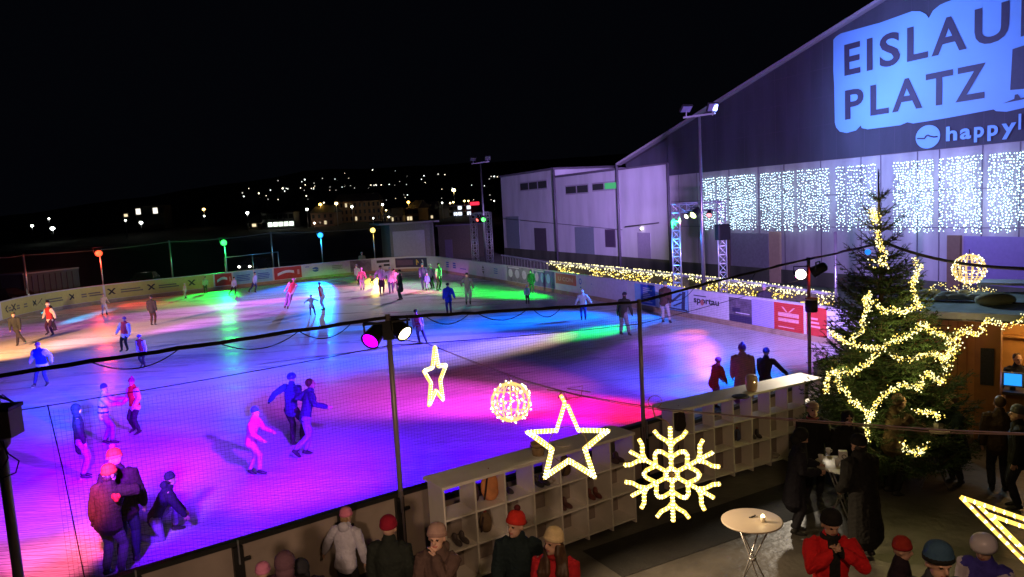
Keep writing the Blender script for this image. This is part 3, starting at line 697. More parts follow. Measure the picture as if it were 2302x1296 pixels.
# floodlight masts
def mast(px, pyt, D, pyb, label, face):
    q = at(px, pyt, D); e = empty('floodlight_mast', (q.x, q.y, 0), label, 'floodlight mast')
    MB().tube([(0, 0, 0), (0, 0, q.z*.5), (0, 0, q.z)], [.11, .085, .06], 10).build('mast', steel, e)
    mb = MB(); mb.seg((-.75, 0, q.z), (.75, 0, q.z+.12), .08, .08); mb.build('cross_arm', steel, e)
    for sx, tilt in ((-.6, .9), (.62, .5)):
        rot = Matrix.Rotation(face, 3, 'Z') @ Matrix.Rotation(tilt, 3, 'X')
        f = MB().box((sx, 0, q.z+.42), (.52, .1, .42), rot=rot).build('floodlight', darkm, e)
        MB().box(Vector((sx, 0, q.z+.42))+rot @ Vector((0, -.065, 0)), (.45, .012, .35), rot=rot).build('front_glass', mat('unlit_flood_glass', (.2, .2, .28), .2), f)
        MB().seg((sx, 0, q.z+.02), (sx, 0, q.z+.3), .04, .04).build('bracket', steel, e)
    return e
mast(1572, 262, 36.5, 650, 'tall slim floodlight mast with two lamp heads before the hall gable', .25)
mast(1080, 367, 63, 585, 'distant floodlight mast standing by the far truss', .2)
for k, (px, py, D) in enumerate(((1878, 520, 30.5), (1976, 470, 29.5))):
    q = at(px, py, D); MBm = MB().cyl((0, 0, -.03), (0, 0, q.z), .06, 8)
    o = MBm.build('fence_post', steel, loc=(q.x, q.y, 0)); tag(o, ['thin grey post before the hall, left of the tree', 'thin dark post rising behind the tree top'][k], 'post')
# net poles along the near boards
polesd = []
NP = [((0, 840), 8.9, .055), ((868, 715), 11.3, .041), ((1424, 630), 14.0, .042), ((1806, 577), 17.55, .042)]
nl = ['thick dark net pole at the left picture edge', 'brown net pole carrying two stage lamps, beside the lockers', 'net pole in the middle of the near boards', 'net pole with a red and white stage lamp, left of the tree']
NPW = []
for (px, rr), D_, rad in [((a[0], a), b, c) for a, b, c in NP]:
    pass
for i, ((px, py), D, rad) in enumerate(NP):
    s = rink.find((50, 896, 1437, 1811)[i], 1.2, 0, 34); b = rink.pos(s, 0, -.1); zt = (3.92, 3.93, 3.56, 3.86)[i]
    NPW.append(Vector((b.x, b.y, zt)))
    tag(MB().tube([(0, 0, 0), (0, 0, zt*.5), (0, 0, zt+.05)], rad, 10).build('net_pole', polem, loc=(b.x, b.y, 0)), nl[i], 'pole', 'poles carrying the safety net')
# cable bundle along the pole tops
def sag(a, b, s, n=14, jit=.0):
    a, b = Vector(a), Vector(b); return [a.lerp(b, i/n)+Vector((0, 0, -s*4*(i/n)*(1-i/n)+R.uniform(-jit, jit))) for i in range(n+1)]
cable = mat('black_cable', (.022, .016, .014), .7)
tw = at(1990, 545, 16.2)
hr = at(2330, 604, 11.5)
path = sag(NPW[0], NPW[1], .0, 20, .008)[:-1]+sag(NPW[1], NPW[2], .02, 20, .008)[:-1]+sag(NPW[2], NPW[3], -.02, 20, .008)[:-1]+sag(NPW[3], tw, .0, 10, .01)
ext = NPW[0]+(NPW[0]-NPW[1]).normalized()*4; path = [ext]+path
mb = MB(); mb.tube(path, .02, 6); mb.tube([p+Vector((.02*math.sin(i*1.3), .02*math.cos(i*1.3), .022)) for i, p in enumerate(path)], .011, 4)
tag(mb.build('cable_bundle', cable), 'thick black cable bundle slung along the net pole tops', 'cable')
tag(MB().tube(sag(tw, hr, .12), .026, 6).build('cable_bundle', cable), 'black cable running from the tree to the right edge', 'cable')
mb = MB()
for a, b, s, z in ((NPW[0], NPW[1], .3, .0), (NPW[1], NPW[2], .25, 0), (NPW[2], NPW[3], .25, 0)):
    for t0, t1 in ((.5, .72), (.72, .88), (.2, .4)) if s == .3 else ((.12, .28), (.3, .5), (.52, .64)):
        mb.tube(sag(a.lerp(b, t0), a.lerp(b, t1), .16), .007, 4)
    mb.tube(sag(a+Vector((0, 0, -.42)), b+Vector((0, 0, -.42)), .03), .006, 4)
tag(mb.build('loose_cable', cable), 'thin loose cables drooping in loops below the thick bundle', 'cable')
# safety net
def net_mat():
    m = bpy.data.materials.new('net_mesh'); m.use_nodes = True; nt = m.node_tree; N = nt.nodes.new; L = nt.links.new
    b = nt.nodes['Principled BSDF']; b.inputs['Base Color'].default_value = (.05, .045, .08, 1); b.inputs['Roughness'].default_value = .8
    uv = N('ShaderNodeUVMap'); sx = N('ShaderNodeSeparateXYZ'); L(uv.outputs[0], sx.inputs[0]); ms = []
    for k in (0, 1):
        d = N('ShaderNodeMath'); d.operation = 'DIVIDE'; d.inputs[1].default_value = .05; L(sx.outputs[k], d.inputs[0])
        f = N('ShaderNodeMath'); f.operation = 'FRACT'; L(d.outputs[0], f.inputs[0])
        l = N('ShaderNodeMath'); l.operation = 'LESS_THAN'; l.inputs[1].default_value = .06; L(f.outputs[0], l.inputs[0]); ms.append(l)
    mx = N('ShaderNodeMath'); mx.operation = 'MAXIMUM'; L(ms[0].outputs[0], mx.inputs[0]); L(ms[1].outputs[0], mx.inputs[1]); ma = N('ShaderNodeMath'); ma.operation = 'MULTIPLY'; ma.inputs[1].default_value = .75; L(mx.outputs[0], ma.inputs[0]); L(ma.outputs[0], b.inputs['Alpha'])
    return m
netm = net_mat()
for i in range(3):
    a, b = NPW[i].copy(), NPW[i+1].copy()
    if i == 0: a = a.lerp(b, .10)
    nx, nz = 24, 8; vs = []; uvs = []; w = (b-a).length; nrm = (b-a).cross(Vector((0, 0, 1))).normalized()
    for j in range(nz+1):
        for k in range(nx+1):
            t = k/nx; z = 3.43+(1.24-3.43)*j/nz; p = a.lerp(b, t); p.z = z-(.05*4*t*(1-t) if j == 0 else 0)
            p += nrm*(.05*noise.noise(Vector((t*4, z, i*5)))); vs.append(p); uvs.append((t*w, z+.02*noise.noise(Vector((t*6, z, i)))))
    me = bpy.data.meshes.new('safety_net'); fs = [(j*(nx+1)+k, j*(nx+1)+k+1, (j+1)*(nx+1)+k+1, (j+1)*(nx+1)+k) for j in range(nz) for k in range(nx)]
    me.from_pydata([tuple(v) for v in vs], [], fs); ul = me.uv_layers.new(name='uv')
    for l in me.loops: ul.data[l.index].uv = uvs[l.vertex_index]
    me.materials.append(netm); o = bpy.data.objects.new('safety_net', me); C.objects.link(o)
    tag(o, ['fine black safety net hung left of the lamp pole', 'fine black safety net between the lamp pole and the middle pole', 'fine black safety net between the middle pole and the pole by the tree'][i], 'net', 'safety nets above the near boards')
    if i == 0:
        pa = a.copy(); mb = MB(); mb.tube([pa+Vector((0, 0, -.42)), pa+Vector((.05, .05, -1.2)), pa+Vector((.12, .1, -2.65))], .008, 4); tag(mb.build('hanging_cable', cable), 'thin dark cord down the left edge of the net', 'cord')
# lamps on the net poles
q1 = NPW[1]+Vector((-.27, -.06, -.32)); q2 = NPW[1]+Vector((.24, -.05, -.24))
par_can(q1, Vector((-4.6, 5.2, 0.4)), (.42, .0, 1), 7, .14, 'stage lamp glowing magenta on the lamp pole beside the lockers')
par_can(q2, Vector((2.6, 7.4, 0.5)), (1, .84, .45), 9, .13, 'stage lamp glowing warm white on the lamp pole beside the lockers')
MB2 = MB(); MB2.seg(q1+Vector((-.1, 0, .24)), q2+Vector((.1, 0, .2)), .03, .03); MB2.box(NPW[1]+Vector((0, 0, -.2)), (.16, .12, .25))
tag(MB2.build('lamp_bar', housing), 'black cross bar clamped to the pole between its two stage lamps', 'bar')
q3 = NPW[3]+Vector((-.22, -.1, -.33)); q4 = NPW[3]+Vector((.05, -.18, -.28)); q5 = NPW[3]+Vector((.02, -.1, -.95))
par_can(q3, (0, 0, 4.5), (1, .88, .7), 16, .13, 'dazzling white stage lamp on the pole left of the tree')
par_can(q4, P(1300, 880), (1, .03, .03), 5, .13, 'red stage lamp on the pole left of the tree')
e = empty('stage_lamp', q5, 'dark canister lamp with pale top rim, low on the pole left of the tree', 'stage lamp')
MB().lathe([(.12, -.28), (.14, -.26), (.145, 0), (.13, .01)], n=14).build('housing', housing, e); MB().lathe([(.15, .012), (.15, .045), (.1, .06), (.001, .06)], n=14).build('rim', mat('cream_rim', (.7, .55, .4), .5), e)
# big flood box at the left edge
qb = Vector((NPW[0].x+.08, NPW[0].y-.1, 3.42)); a0 = math.atan2(NPW[1].y-NPW[0].y, NPW[1].x-NPW[0].x)-.55
e = empty('floodlight', qb, 'boxy grey brown floodlight on the pole at the left picture edge', 'floodlight', rz=a0)
MB().box((0, 0, 0), (.38, .26, .3)).build('housing', mat('flood_brown', (.42, .32, .26), .6), e)
MB().box((0, 0, .172), (.41, .29, .04)).build('visor', housing, e); mb = MB()
for k in range(6): mb.tube([(-.2+.05*k, -.1, .22), (-.1+.05*k, -.12, .34), (.1+.03*k, -.1, .33-.02*k), (.2, -.05, .24)], .009, 4)
mb.build('cable_coil', mat('pale_cable', (.28, .27, .32), .5), e)
mb = MB(); mb.tube([(.05, -.1, -.18), (.12, -.1, -.33), (.22, -.1, -.42), (.17, -.1, -.55), (.02, -.1, -.6), (-.1, -.1, -.5), (-.13, -.1, -.3)], .008, 5); mb.tube([(.08, -.1, -.18), (.11, -.1, -.38), (.03, -.1, -.5), (-.06, -.1, -.48)], .008, 5)
mb.build('hanging_cable', cable, e)
MB().lathe([(.05, -.3), (.09, -.25), (.1, -.18)], n=10).build('clamp', mat('flood_brown', (.42, .32, .26), .6), e)
P0 = Vector((NPW[0].x+.3, NPW[0].y+.35, 3.4))

# the beams (colour, where they fall, strength on the ice, beam radius)
mastA = at(1572, 275, 36.5); mastB = at(1080, 380, 63)
T2 = (T2w, T2g, T2r)
PL = Vector((-24.6, 28, 3.9))     # lamp of the left long side, outside the picture
B = [
 (far['r'], (330, 684), RED, .4, 2.2), (far['g'], (465, 664), (.0, 1, .06), .8, 2.8), (far['b'], (650, 655), (.0, .15, 1), .75, 3.8), (far['y'], (830, 634), YEL, .06, 1.9),
 (T2g, (1050, 652), (.0, 1, .05), 2.6, 3.2), (T2w, (1120, 662), (.0, 1, .05), 1.5, 2.2), (T2r, (865, 652), (1, .06, .3), .7, 1.8), (T2g, (930, 690), (.0, .6, .4), .35, 2.0), (T1r, (430, 698), (.75, .08, .8), .45, 3.2), (PL, (190, 713), (0, .5, 1), .75, .9), 
 (T2w, (1400, 722), (.0, .15, 1), 1.0, 2.8), (T2w, (1220, 715), (.0, .13, 1), 1.2, 3.2), (T2w, (1020, 735), (.0, .12, 1), .5, 3.6), (T2g, (1345, 744), (.0, 1, .04), 1.3, 1.35), (T2w, (1150, 775), (1, .6, .45), .42, 2.0), (T2r, (1550, 750), (1, .16, .12), .28, .9), (T2r, (1480, 790), (.3, .06, 1), .3, 2.6),
 (PL, (100, 772), (1, .42, .15), .75, 4.6), (PL, (330, 735), (1, .4, .45), .3, 4.), (T2w, (560, 800), (.12, .1, 1), .28, 5.), (T2r, (745, 740), (.0, .16, 1), .5, 1.2), (T2g, (760, 820), (.08, .07, 1), .4, 5.), (T2w, (300, 890), (.0, .05, 1), .5, 4.), (PL, (600, 700), (.7, .1, .8), .3, 3.),
 (q4, (1060, 840), (1, .12, .42), .8, 2.8), (q4, (1180, 905), (1, .0, .25), 1.0, 2.2), (q3, (1320, 920), (1, .0, .1), 1.0, 1.9), (q3, (900, 890), (.8, .05, .7), .55, 3.0), (q3, (1400, 868), (.12, .02, .9), .5, 2.2), (q4, (700, 900), (.5, .02, .8), .45, 3.4),
 (q5+Vector((-.3, 0, .25)), (1650, 830), (.0, .17, 1), 1.1, 2.0), (q5+Vector((-.3, 0, .25)), (1540, 865), (.0, .1, 1), 1.0, 2.0),
 (q1, (640, 1040), (.17, .0, 1), .7, 3.4), (q1, (250, 990), (.26, .0, 1), .45, 3.2), (q1, (450, 1000), (.15, .0, 1), .3, 5.), (P0, (350, 1010), (.15, .0, 1), .25, 4.), (T2w, (450, 850), (.1, .05, 1), .2, 6.), (q3, (1100, 985), (.25, 0, 1), .4, 2.6), (P0, (50, 1200), (.8, .1, .6), .5, 1.5), (q4, (820, 850), (.9, .15, .6), .25, 3.4), (q1, (950, 1040), (.05, .0, 1), .9, 2.4), (q1, (400, 880), (.0, .03, 1), .45, 3.), (q1, (780, 1060), (.08, .0, 1), .6, 1.8),
 (P0, (480, 1130), (.14, .0, 1), .6, 2.8), (P0, (60, 1080), (.22, .0, 1), .6, 2.4), (P0, (220, 1210), (1, .06, .12), 1.2, .8), (P0, (110, 1270), (1, .12, .25), .8, .9), (P0, (150, 890), (.0, .06, 1), .6, 2.), (P0, (300, 1050), (.24, .0, 1), .5, 2.4), (P0, (700, 1100), (.08, 0, 1), .7, 1.8),
 (T2g, (1180, 1030), (.08, .0, 1), .25, 1.6),
]
for i, (src, t, col, L, rad) in enumerate(B): lampspot('beam_lamp', src, P(*t), col, L, rad, blend=.9)
# pale fill added on ice, hall flood and the warm lamp over the terrace
lampspot('added_wash', PL+Vector((0, 0, 3)), P(650, 725), (.55, .45, .9), .075, 9, .5, 1.)
lampspot('added_wash', mastB+Vector((0, 0, .5)), P(420, 720), (.9, .72, .9), .085, 22, .5, 1.)
h_roof = P(2180, 695, 2.8); pcpl = P(245, 1070, 1.5)
def wallspot(src, tgt, col, W, rad):  # hall floods, stage lamps and added unseen fills all come from here
    o = lampspot('flood_and_fill', src, tgt, col, 1, rad, .2, 1.); o.data.energy = W; return o
wallspot(at(1806, 600, 18.5)+Vector((0, 0, .4)), wpos(U(1750, 400), 5, 0), (.5, .3, 1), 20000, 26)
wallspot(mastA+Vector((-.4, 0, .6)), wpos(U(1270, 480), 3.6, 0), (.52, .34, 1), 62000, 12)
wallspot(mastA+Vector((.4, 0, .6)), wpos(U(2100, 200), 9, 0), (.25, .38, 1), 15500, 14)
wallspot(q2+Vector((.3, -.1, -.1)), Vector((3.4, 9.2, 0)), (1, .70, .4), 2300, 3.2)
wallspot(Vector((1.2, .6, 6.8)), Vector((1.2, 7.6, 1.2)), (1, .62, .38), 620, 7.5)      # lamp under the balcony roof above the camera
wallspot(mastA, h_roof, (.6, .85, 1), 9000, 3)  # cool fill added to brighten the hut roof
lampspot('beam_lamp', P0+Vector((-.2, -.1, 0)), pcpl, (1, .36, .08), .24, 1.0)
wallspot(Vector((-1.2, .8, 4.3)), Vector((-2.8, 10, .6)), (1, .66, .46), 750, 4.6)  # unseen warm fill added low to brighten the barrier backs
for tg_ in ((-30, 54, .7), (-20, 64.5, .7), (-9, 69, .7), (1.5, 49, .7)):
    wallspot(Vector((5.5, 16.4, 4.2)) if tg_[0] < 0 else PL, Vector(tg_), (1, .88, .72), 15000 if tg_[0] < 0 else 9000, 5)  # unseen warm fills added to brighten the far boards
l = bpy.data.lights.new('truss_uplight', 'POINT'); l.energy = 110; l.color = (.04, .25, 1); l.shadow_soft_size = .1; o = bpy.data.objects.new('truss_uplight', l); C.objects.link(o); o.location = (tC.x-.3, tC.y-.6, 3.2)
wallspot(q3, P(1850, 1050), (1, .85, .65), 700, 3.5)
# ------------------------------------------------------------------ lockers
cream = mat('locker_cream', (.8, .75, .68), .45, var=.1, scale=3)
def locker(fl, fr, depth, Ht, cells, rows, label, body=None):
    fl, fr = Vector((*fl, 0)), Vector((*fr, 0)); t = (fr-fl).normalized(); n = Vector((-t.y, t.x, 0)); w = (fr-fl).length; a = math.atan2(t.y, t.x)
    e = empty('locker_shelf', fl, label, 'locker shelf', 'open cubby lockers in front of the rink', rz=a)
    th = .028; full = depth; depth = body or depth; MB().box((w/2, full/2, Ht-.02), (w+.06, full+.04, .045)).build('top', cream, e)
    for i in range(cells+1):
        x = w*i/cells; MB().box((x, depth/2, (Ht-.045)/2), (th, depth, Ht-.047)).build('side_panel' if i in (0, cells) else 'divider', cream, e)
    for j in range(rows):
        z = .08+(Ht-.1)*j/rows
        mb = MB()
        for i in range(cells): mb.box((w*(i+.5)/cells, depth/2, z), (w/cells-th-.004, depth-.01, th))
        mb.build('shelf', cream, e)
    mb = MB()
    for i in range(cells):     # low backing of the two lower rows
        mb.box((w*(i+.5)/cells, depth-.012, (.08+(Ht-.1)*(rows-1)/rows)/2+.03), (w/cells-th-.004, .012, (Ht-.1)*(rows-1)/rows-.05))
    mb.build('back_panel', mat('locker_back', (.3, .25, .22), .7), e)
    def cell(i, j, x=.5, y=.3, z=0.): 
        q = Vector((w*(i+x)/cells, y, .08+(Ht-.1)*j/rows+th/2+z)); return fl+t*q.x+n*q.y+Vector((0, 0, q.z))
    return e, cell, a, t, n
L1a, L1b = P(996, 1095, 1.58), P(1423, 972, 1.58)
l1, c1, a1, t1, n1 = locker(L1a.xy, L1b.xy, .56, 1.58, 7, 3, 'first open white cubby locker with cream top, left of the snowflake', .46)
L2a, L2b = P(1513, 923, 1.58), P(1846, 849, 1.58)
l2, c2, a2, t2, n2 = locker(L2a.xy, L2b.xy, .56, 1.58, 8, 3, 'second open white cubby locker ending beside the tree', .31)
# things on and in the lockers
def blob_bag(pos, s, col, label, rz, name='backpack'):
    e = empty(name, pos, label, 'backpack', rz=rz)
    mb = MB(); mb.ball((0, 0, s*.55), (s*.36, s*.22, s*.55), 12, 8); mb.ball((0, -s*.16, s*.35), (s*.28, s*.14, s*.3), 10, 7); remesh(mb, 'bag', [cloth(*col)], e, .02, 2)
    MB().tube([(-s*.3, -s*.1, s*.15), (-s*.33, -s*.26, s*.5), (-s*.2, -s*.2, s*.95)], .015, 5).build('strap', cloth(.05, .03, .03), e)
    MB().tube([(-s*.06, 0, s*1.08), (0, 0, s*1.2), (s*.06, 0, s*1.08)], .012, 5).build('handle', cloth(.3, .03, .03), e)
blob_bag(c1(1, 2, .7, .2), .42, (.75, .3, .12), 'orange backpack in the top row of the first locker', a1)
blob_bag(c1(1, 2, .25, .3), .3, (.12, .08, .1), 'small dark bag left of the orange backpack', a1)
blob_bag(c2(0, 2, .6, .2), .42, (.03, .02, .02), 'black bag in the first cubby of the second locker', a2)
def shoes(pos, rz, col, label):
    e = empty('shoes', pos, label, 'shoes', rz=rz)
    for sx in (-.06, .06):
        mb = MB(); mb.ball((sx, -.06, .045), (.045, .13, .045), 10, 6); mb.ball((sx, .03, .09), (.042, .06, .08), 10, 6); remesh(mb, 'shoe', [mat('leather_%.2f' % col[0], col, .4)], e, .012, 1)
shoes(c1(3, 2, .5, .2), a1, (.05, .045, .04), 'pair of dark shoes in the fourth cubby, top row'); shoes(c1(3, 2, .82, .25), a1+.3, (.4, .35, .3), 'pair of pale boots beside the dark shoes')
shoes(c1(6, 2, .5, .2), a1, (.09, .05, .05), 'pair of brown boots in the last cubby of the first locker'); shoes(c1(2, 2, .3, .3), a1, (.06, .05, .06), 'pair of boots in the third cubby, next to the orange backpack')
shoes(c1(0, 1, .6, .2), a1, (.1, .08, .08), 'pair of brown shoes low in the first cubby column'); shoes(c1(4, 1, .3, .2), a1, (.12, .05, .05), 'pair of reddish shoes in the middle row')
nth = ['first', 'second', 'third', 'fourth', 'fifth', 'sixth', 'seventh', 'eighth']; rown = ['bottom', 'middle', 'top']
cols_ = [((.05, .04, .04), 'dark'), ((.3, .26, .22), 'pale'), ((.2, .06, .05), 'red brown'), ((.06, .07, .14), 'navy'), ((.14, .09, .05), 'brown')]
for li, (cf, aa, nc, busy) in enumerate(((c1, a1, 7, {(0, 2), (1, 2), (2, 2), (3, 2), (6, 2), (0, 1), (4, 1)}), (c2, a2, 8, {(0, 2)}))):
    for i in range(nc):
        for j in (0, 1, 2):
            if (i, j) in busy or R.random() < (.55 if j else .75) or (li == 1 and j == 2): continue
            cc, cn = R.choice(cols_); where = 'the %s cubby of the %s row, %s locker' % (nth[i], rown[j], ('first', 'second')[li])
            if R.random() < .6: shoes(cf(i, j, R.uniform(.3, .7), .2), aa+R.uniform(-.5, .5), cc, 'pair of %s boots in %s' % (cn, where))
            else: blob_bag(cf(i, j, R.uniform(.35, .65), .24), R.uniform(.22, .34), cc, '%s bag stuffed in %s' % (cn, where), aa+R.uniform(-.3, .3))
# lantern, wooden bucket and bowl on the tops
pl = P(1690, 878, 1.58); e = empty('lantern', pl, 'cream rounded lantern on top of the second locker', 'lantern', rz=a2)
mb = MB(); mb.lathe([(.07, 0), (.1, .02), (.115, .1), (.12, .26), (.1, .31), (.06, .33), (.001, .335)], n=18); mb.build('body', mat('lantern_cream', (.62, .42, .3), .35), e)
MB().ball((-.03, -.1, .2), .02, 8, 6).build('flame', glow('candle_flame', (1, .7, .3), 5), e)
pl = P(1665, 893, 1.58); tag(MB().lathe([(.001, 0), (.13, 0), (.17, .02), (.15, .035), (.001, .02)], n=20).build('dish', mat('slate', (.07, .06, .06), .6), loc=pl), 'dark shallow dish lying beside the cream lantern', 'dish')
pl = P(1210, 1022, 1.58); e = empty('bucket', pl, 'small wooden bucket on the first locker beside the star', 'bucket'); woodb = mat('bucket_wood', (.45, .3, .17), .6, var=.3, scale=20)
MB().lathe([(.09, 0), (.115, .18), (.12, .2), (.105, .2), (.09, .03)], n=16).build('body', woodb, e); MB().tube([(.122*math.cos(k*PI/8), .122*math.sin(k*PI/8), .15) for k in range(16)], .006, 4, closed=True).build('hoop', darkrail, e)
pl = P(1265, 1003, 1.58); tag(MB().lathe([(.05, 0), (.12, .02), (.15, .05), (.14, .052), (.05, .02)], n=20).build('bowl', cream, loc=pl), 'pale round bowl on the first locker, seen through the star', 'bowl')
# ------------------------------------------------------------------ bistro tables
tabletop = mat('table_cream', (.5, .43, .35), .4, var=.05)
def table(pos, label, r=.40, h=1.1):
    e = empty('bistro_table', (pos.x, pos.y, 0), label, 'table', 'round standing tables on the terrace')
    MB().lathe([(.001, h-.03), (r-.02, h-.03), (r, h-.02), (r, h-.004), (r-.01, h), (.001, h)], n=40).build('tabletop', tabletop, e)
    for k in range(2):
        a = k*PI/2+.5
        for s in (1, -1):
            d = Vector((math.cos(a), math.sin(a), 0))
            for off in (-.05, .05):
                o = Vector((-d.y, d.x, 0))*off*s; 
            o = Vector((-d.y, d.x, 0))*.04*s
            MB().cyl(d*.27*s+o+Vector((0, 0, h-.03)), -d*.3*s+o, .011, 8).build('leg', steel, e)
    MB().lathe([(.05, h*.5-.02), (.055, h*.5), (.05, h*.5+.02)], n=10).build('hub', steel, e)
    return e
Tb = P(1690, 1168, 1.1); table(Tb, 'round cream standing table with a candle, in front of the lockers')
e = empty('candle', P(1715, 1172, 1.1), 'small lit candle in a glass on the nearest table', 'candle'); MB().lathe([(.028, 0), (.034, .07), (.03, .07), (.026, .01)], n=14).build('glass', mat('candle_glass', (.8, .75, .6), .1), e); MB().ball((0, 0, .07), (.026, .026, .035), 10, 7).build('flame', glow('flame', (1, .82, .35), 9), e)
l = bpy.data.lights.new('candle_light', 'POINT'); l.energy = .8; l.color = (1, .7, .35); l.shadow_soft_size = .04; o = bpy.data.objects.new('candle_light', l); C.objects.link(o); o.location = P(1715, 1172, 1.1)+Vector((0, 0, .16))
mb = MB(); q = P(1693, 1163, 1.1)
for k in range(3): mb.box((.03*k-.03, .012*k, .006+.004*k), (.05, .02, .008), .5*k)
tag(mb.build('lighter', darkrail, loc=q), 'small dark keys lying left of the candle', 'keys')
Tb2 = P(1890, 1042, 1.1); table(Tb2, 'round standing table crowded with cups and a white napkin box')
for k, (px, py, lab) in enumerate(((1845, 1035, 'white cup at the left of the crowded table'), (1862, 1020, 'white cup nearest the man in the cap'), (1882, 1045, 'paper cup in the middle of the crowded table'))):
    e = empty('cup', P(px, py, 1.1), lab, 'cup', 'cups on the crowded table'); MB().lathe([(.028, 0), (.04, .1), (.036, .1), (.026, .01)], n=14).build('body', wht, e); MB().tube([(.034, 0, .08), (.06, 0, .07), (.058, 0, .035), (.032, 0, .03)], .006, 5).build('handle', wht, e)
q = P(1895, 1033, 1.1); e = empty('napkin_box', q, 'white napkin box with a round black mark', 'box', rz=-.3); MB().box((0, 0, .075), (.13, .1, .15)).build('box', wht, e)
mb = MB(); mb.tube([(.03*math.cos(k*PI/6)+.01, -.053, .07+.03*math.sin(k*PI/6)) for k in range(10)], .006, 4); mb.build('mark', blk, e)
mb = MB()
for k in range(3): mb.box((.02*k, -.05*k, .006+.005*k), (.2, .14, .004), .4*k-.2, rot=Matrix.Rotation(.4*k-.2, 3, 'Z') @ Matrix.Rotation(.03*k, 3, 'X'))
tag(mb.build('napkins', wht, loc=P(1878, 1058, 1.1)), 'loose white paper napkins spread on the crowded table', 'napkins')
Tb3 = P(2100, 958, 1.1); table(Tb3, 'standing table between the brown jacketed man and the seated woman')
q = Tb3+Vector((-.05, -.15, 0)); e = empty('cup', q, 'cream mug on the table right of the tree garland', 'cup'); MB().lathe([(.035, 0), (.045, .1), (.04, .1), (.03, .01)], n=14).build('body', cream, e)
# ------------------------------------------------------------------ rope light figures
rope = glow('rope_light', (1.0, .62, .10), 2.0); led = glow('rope_led', (1.0, .93, .5), 5.)
frame = mat('figure_frame', (.35, .22, .12), .5, .5)
def figure(name, c, lines, yaw, label, r=.011, step=.032, frames=(), tilt=0.):
    e = empty(name, c, label, 'light figure', rz=yaw)
    rt = Matrix.Rotation(tilt, 3, 'Y')
    mb = MB(); md = MB(); f = lambda p: rt @ Vector((p[0], p[2] if len(p) > 2 else 0, p[1]))
    for ln in lines:
        pts = [f(p) for p in ln]; mb.tube(pts, r, 7)
        for a, b in zip(pts, pts[1:]):
            n = max(1, int((b-a).length/step))
            for i in range(n): md.octa(a.lerp(b, (i+.5)/n)+Vector((R.uniform(-.002, .002), -.004, 0)), r*1.15)
    mb.build('rope', rope, e); md.build('led', led, e)
    if frames:
        mf = MB()
        for ln in frames: mf.tube([f(p) for p in ln], .004, 5)
        mf.build('wire_frame', frame, e)
    return e
def face(c): return math.atan2(c.y, c.x)-PI/2
def star(Rr, r0=.40, off=0.): return [(Rr*(1 if k % 2 == 0 else r0)*math.sin(k*PI/5+off), Rr*(1 if k % 2 == 0 else r0)*math.cos(k*PI/5+off)) for k in range(10)]
def resize(pts, n=3):
    out = []
    for a, b in zip(pts, pts[1:]): out += [tuple(Vector(a).lerp(Vector(b), i/n)) for i in range(n)]
    return out+[pts[-1]]
cS = at(1277, 998, 7.2)
pxm = F/7.2   # pixels per metre there
st = star(.43, .42); st1 = resize([(-.012, .42)]+st[::-1][0:9][::1]+[(.012, .42)] if False else [st[0]]+st[1:]+[st[0]])
st2 = [(x*.86, y*.86, .0) for x, y in star(.43, .42)]; 
ln = [(.012, .40)]+st[1:]+[(-.012, .42)]
figure('light_star', cS, [resize(ln), resize([(-.012, .42), (-.05, .5)], 2), resize([(x*.9, y*.9, .02) for x, y in st[1:]])], face(cS)-.06, 'large glowing yellow star hanging in the middle', .0185, .03, [[(.19*math.cos(k*PI/10), .19*math.sin(k*PI/10)-.01) for k in range(21)], [(x*.93, y*.93, .012) for x, y in st+[st[0]]]], tilt=.0)
cN = at(979, 848, 10.0)
figure('light_star', cN, [resize(star(.42, .42)+[star(.42, .42)[0]])], face(cN)+1.18, 'narrow glowing star seen edge on, right of the lamp pole', .026, .03, tilt=.12)
# snowflake
cF = at(1510, 1066, 6.3); lines = []; fr = []
for k in range(6):
    a = k*PI/3; rot = lambda x, y: (x*math.cos(a)+y*math.sin(a), -x*math.sin(a)+y*math.cos(a))
    lines.append([rot(0, .05), rot(0, .19), rot(0, .42 if k in (0, 3) else .40)])
    lines.append([rot(-.135, .385), rot(-.10, .335), rot(-.04, .30), rot(0, .25)][::1]); lines.append([rot(.135, .385), rot(.10, .335), rot(.04, .30), rot(0, .25)])
    a2r = lambda r_, an: (r_*math.sin(a+an), r_*math.cos(a+an))
    lines.append([a2r(.15, 0), a2r(.215, math.radians(21)), a2r(.235, math.radians(30)), a2r(.215, math.radians(39)), a2r(.15, math.radians(60))])
    fr.append([rot(0, 0), rot(0, .4)]); fr.append([rot(-.03, .3), rot(0, .27), rot(.03, .3)])
lines.append([(.055*math.cos(k*PI/3), .055*math.sin(k*PI/3)) for k in range(7)])
figure('light_snowflake', cF, [resize(l_, 2) for l_ in lines], face(cF), 'large glowing yellow snowflake hanging right of the star', .018, .026, fr)
# light balls
def light_ball(px, py, D, r, label):
    c = at(px, py, D); e = empty('light_ball', c, label, 'light figure', 'round light balls')
    mb = MB(); md = MB()
    for k in range(8):
        a = k*PI/8; pts = [Vector((r*math.sin(t*PI/10)*math.cos(a), r*math.sin(t*PI/10)*math.sin(a), r*math.cos(t*PI/10))) for t in range(20)]; mb.tube(pts, r*.03, 5, closed=True)
    for z in (-.6, -.2, .3, .7):
        rr = math.sqrt(1-z*z)*r; mb.tube([Vector((rr*math.cos(t*PI/10), rr*math.sin(t*PI/10), z*r)) for t in range(20)], r*.02, 5, closed=True)
    for k in range(110):
        v = Vector((R.gauss(0, 1), R.gauss(0, 1), R.gauss(0, 1))).normalized()*r*R.uniform(.98, 1.1); md.octa(v, r*.055)
    mb.build('ring', glow('ball_rope', (1, .66, .2), 1.3), e); tag(md.build('led', led, e), kind='stuff')
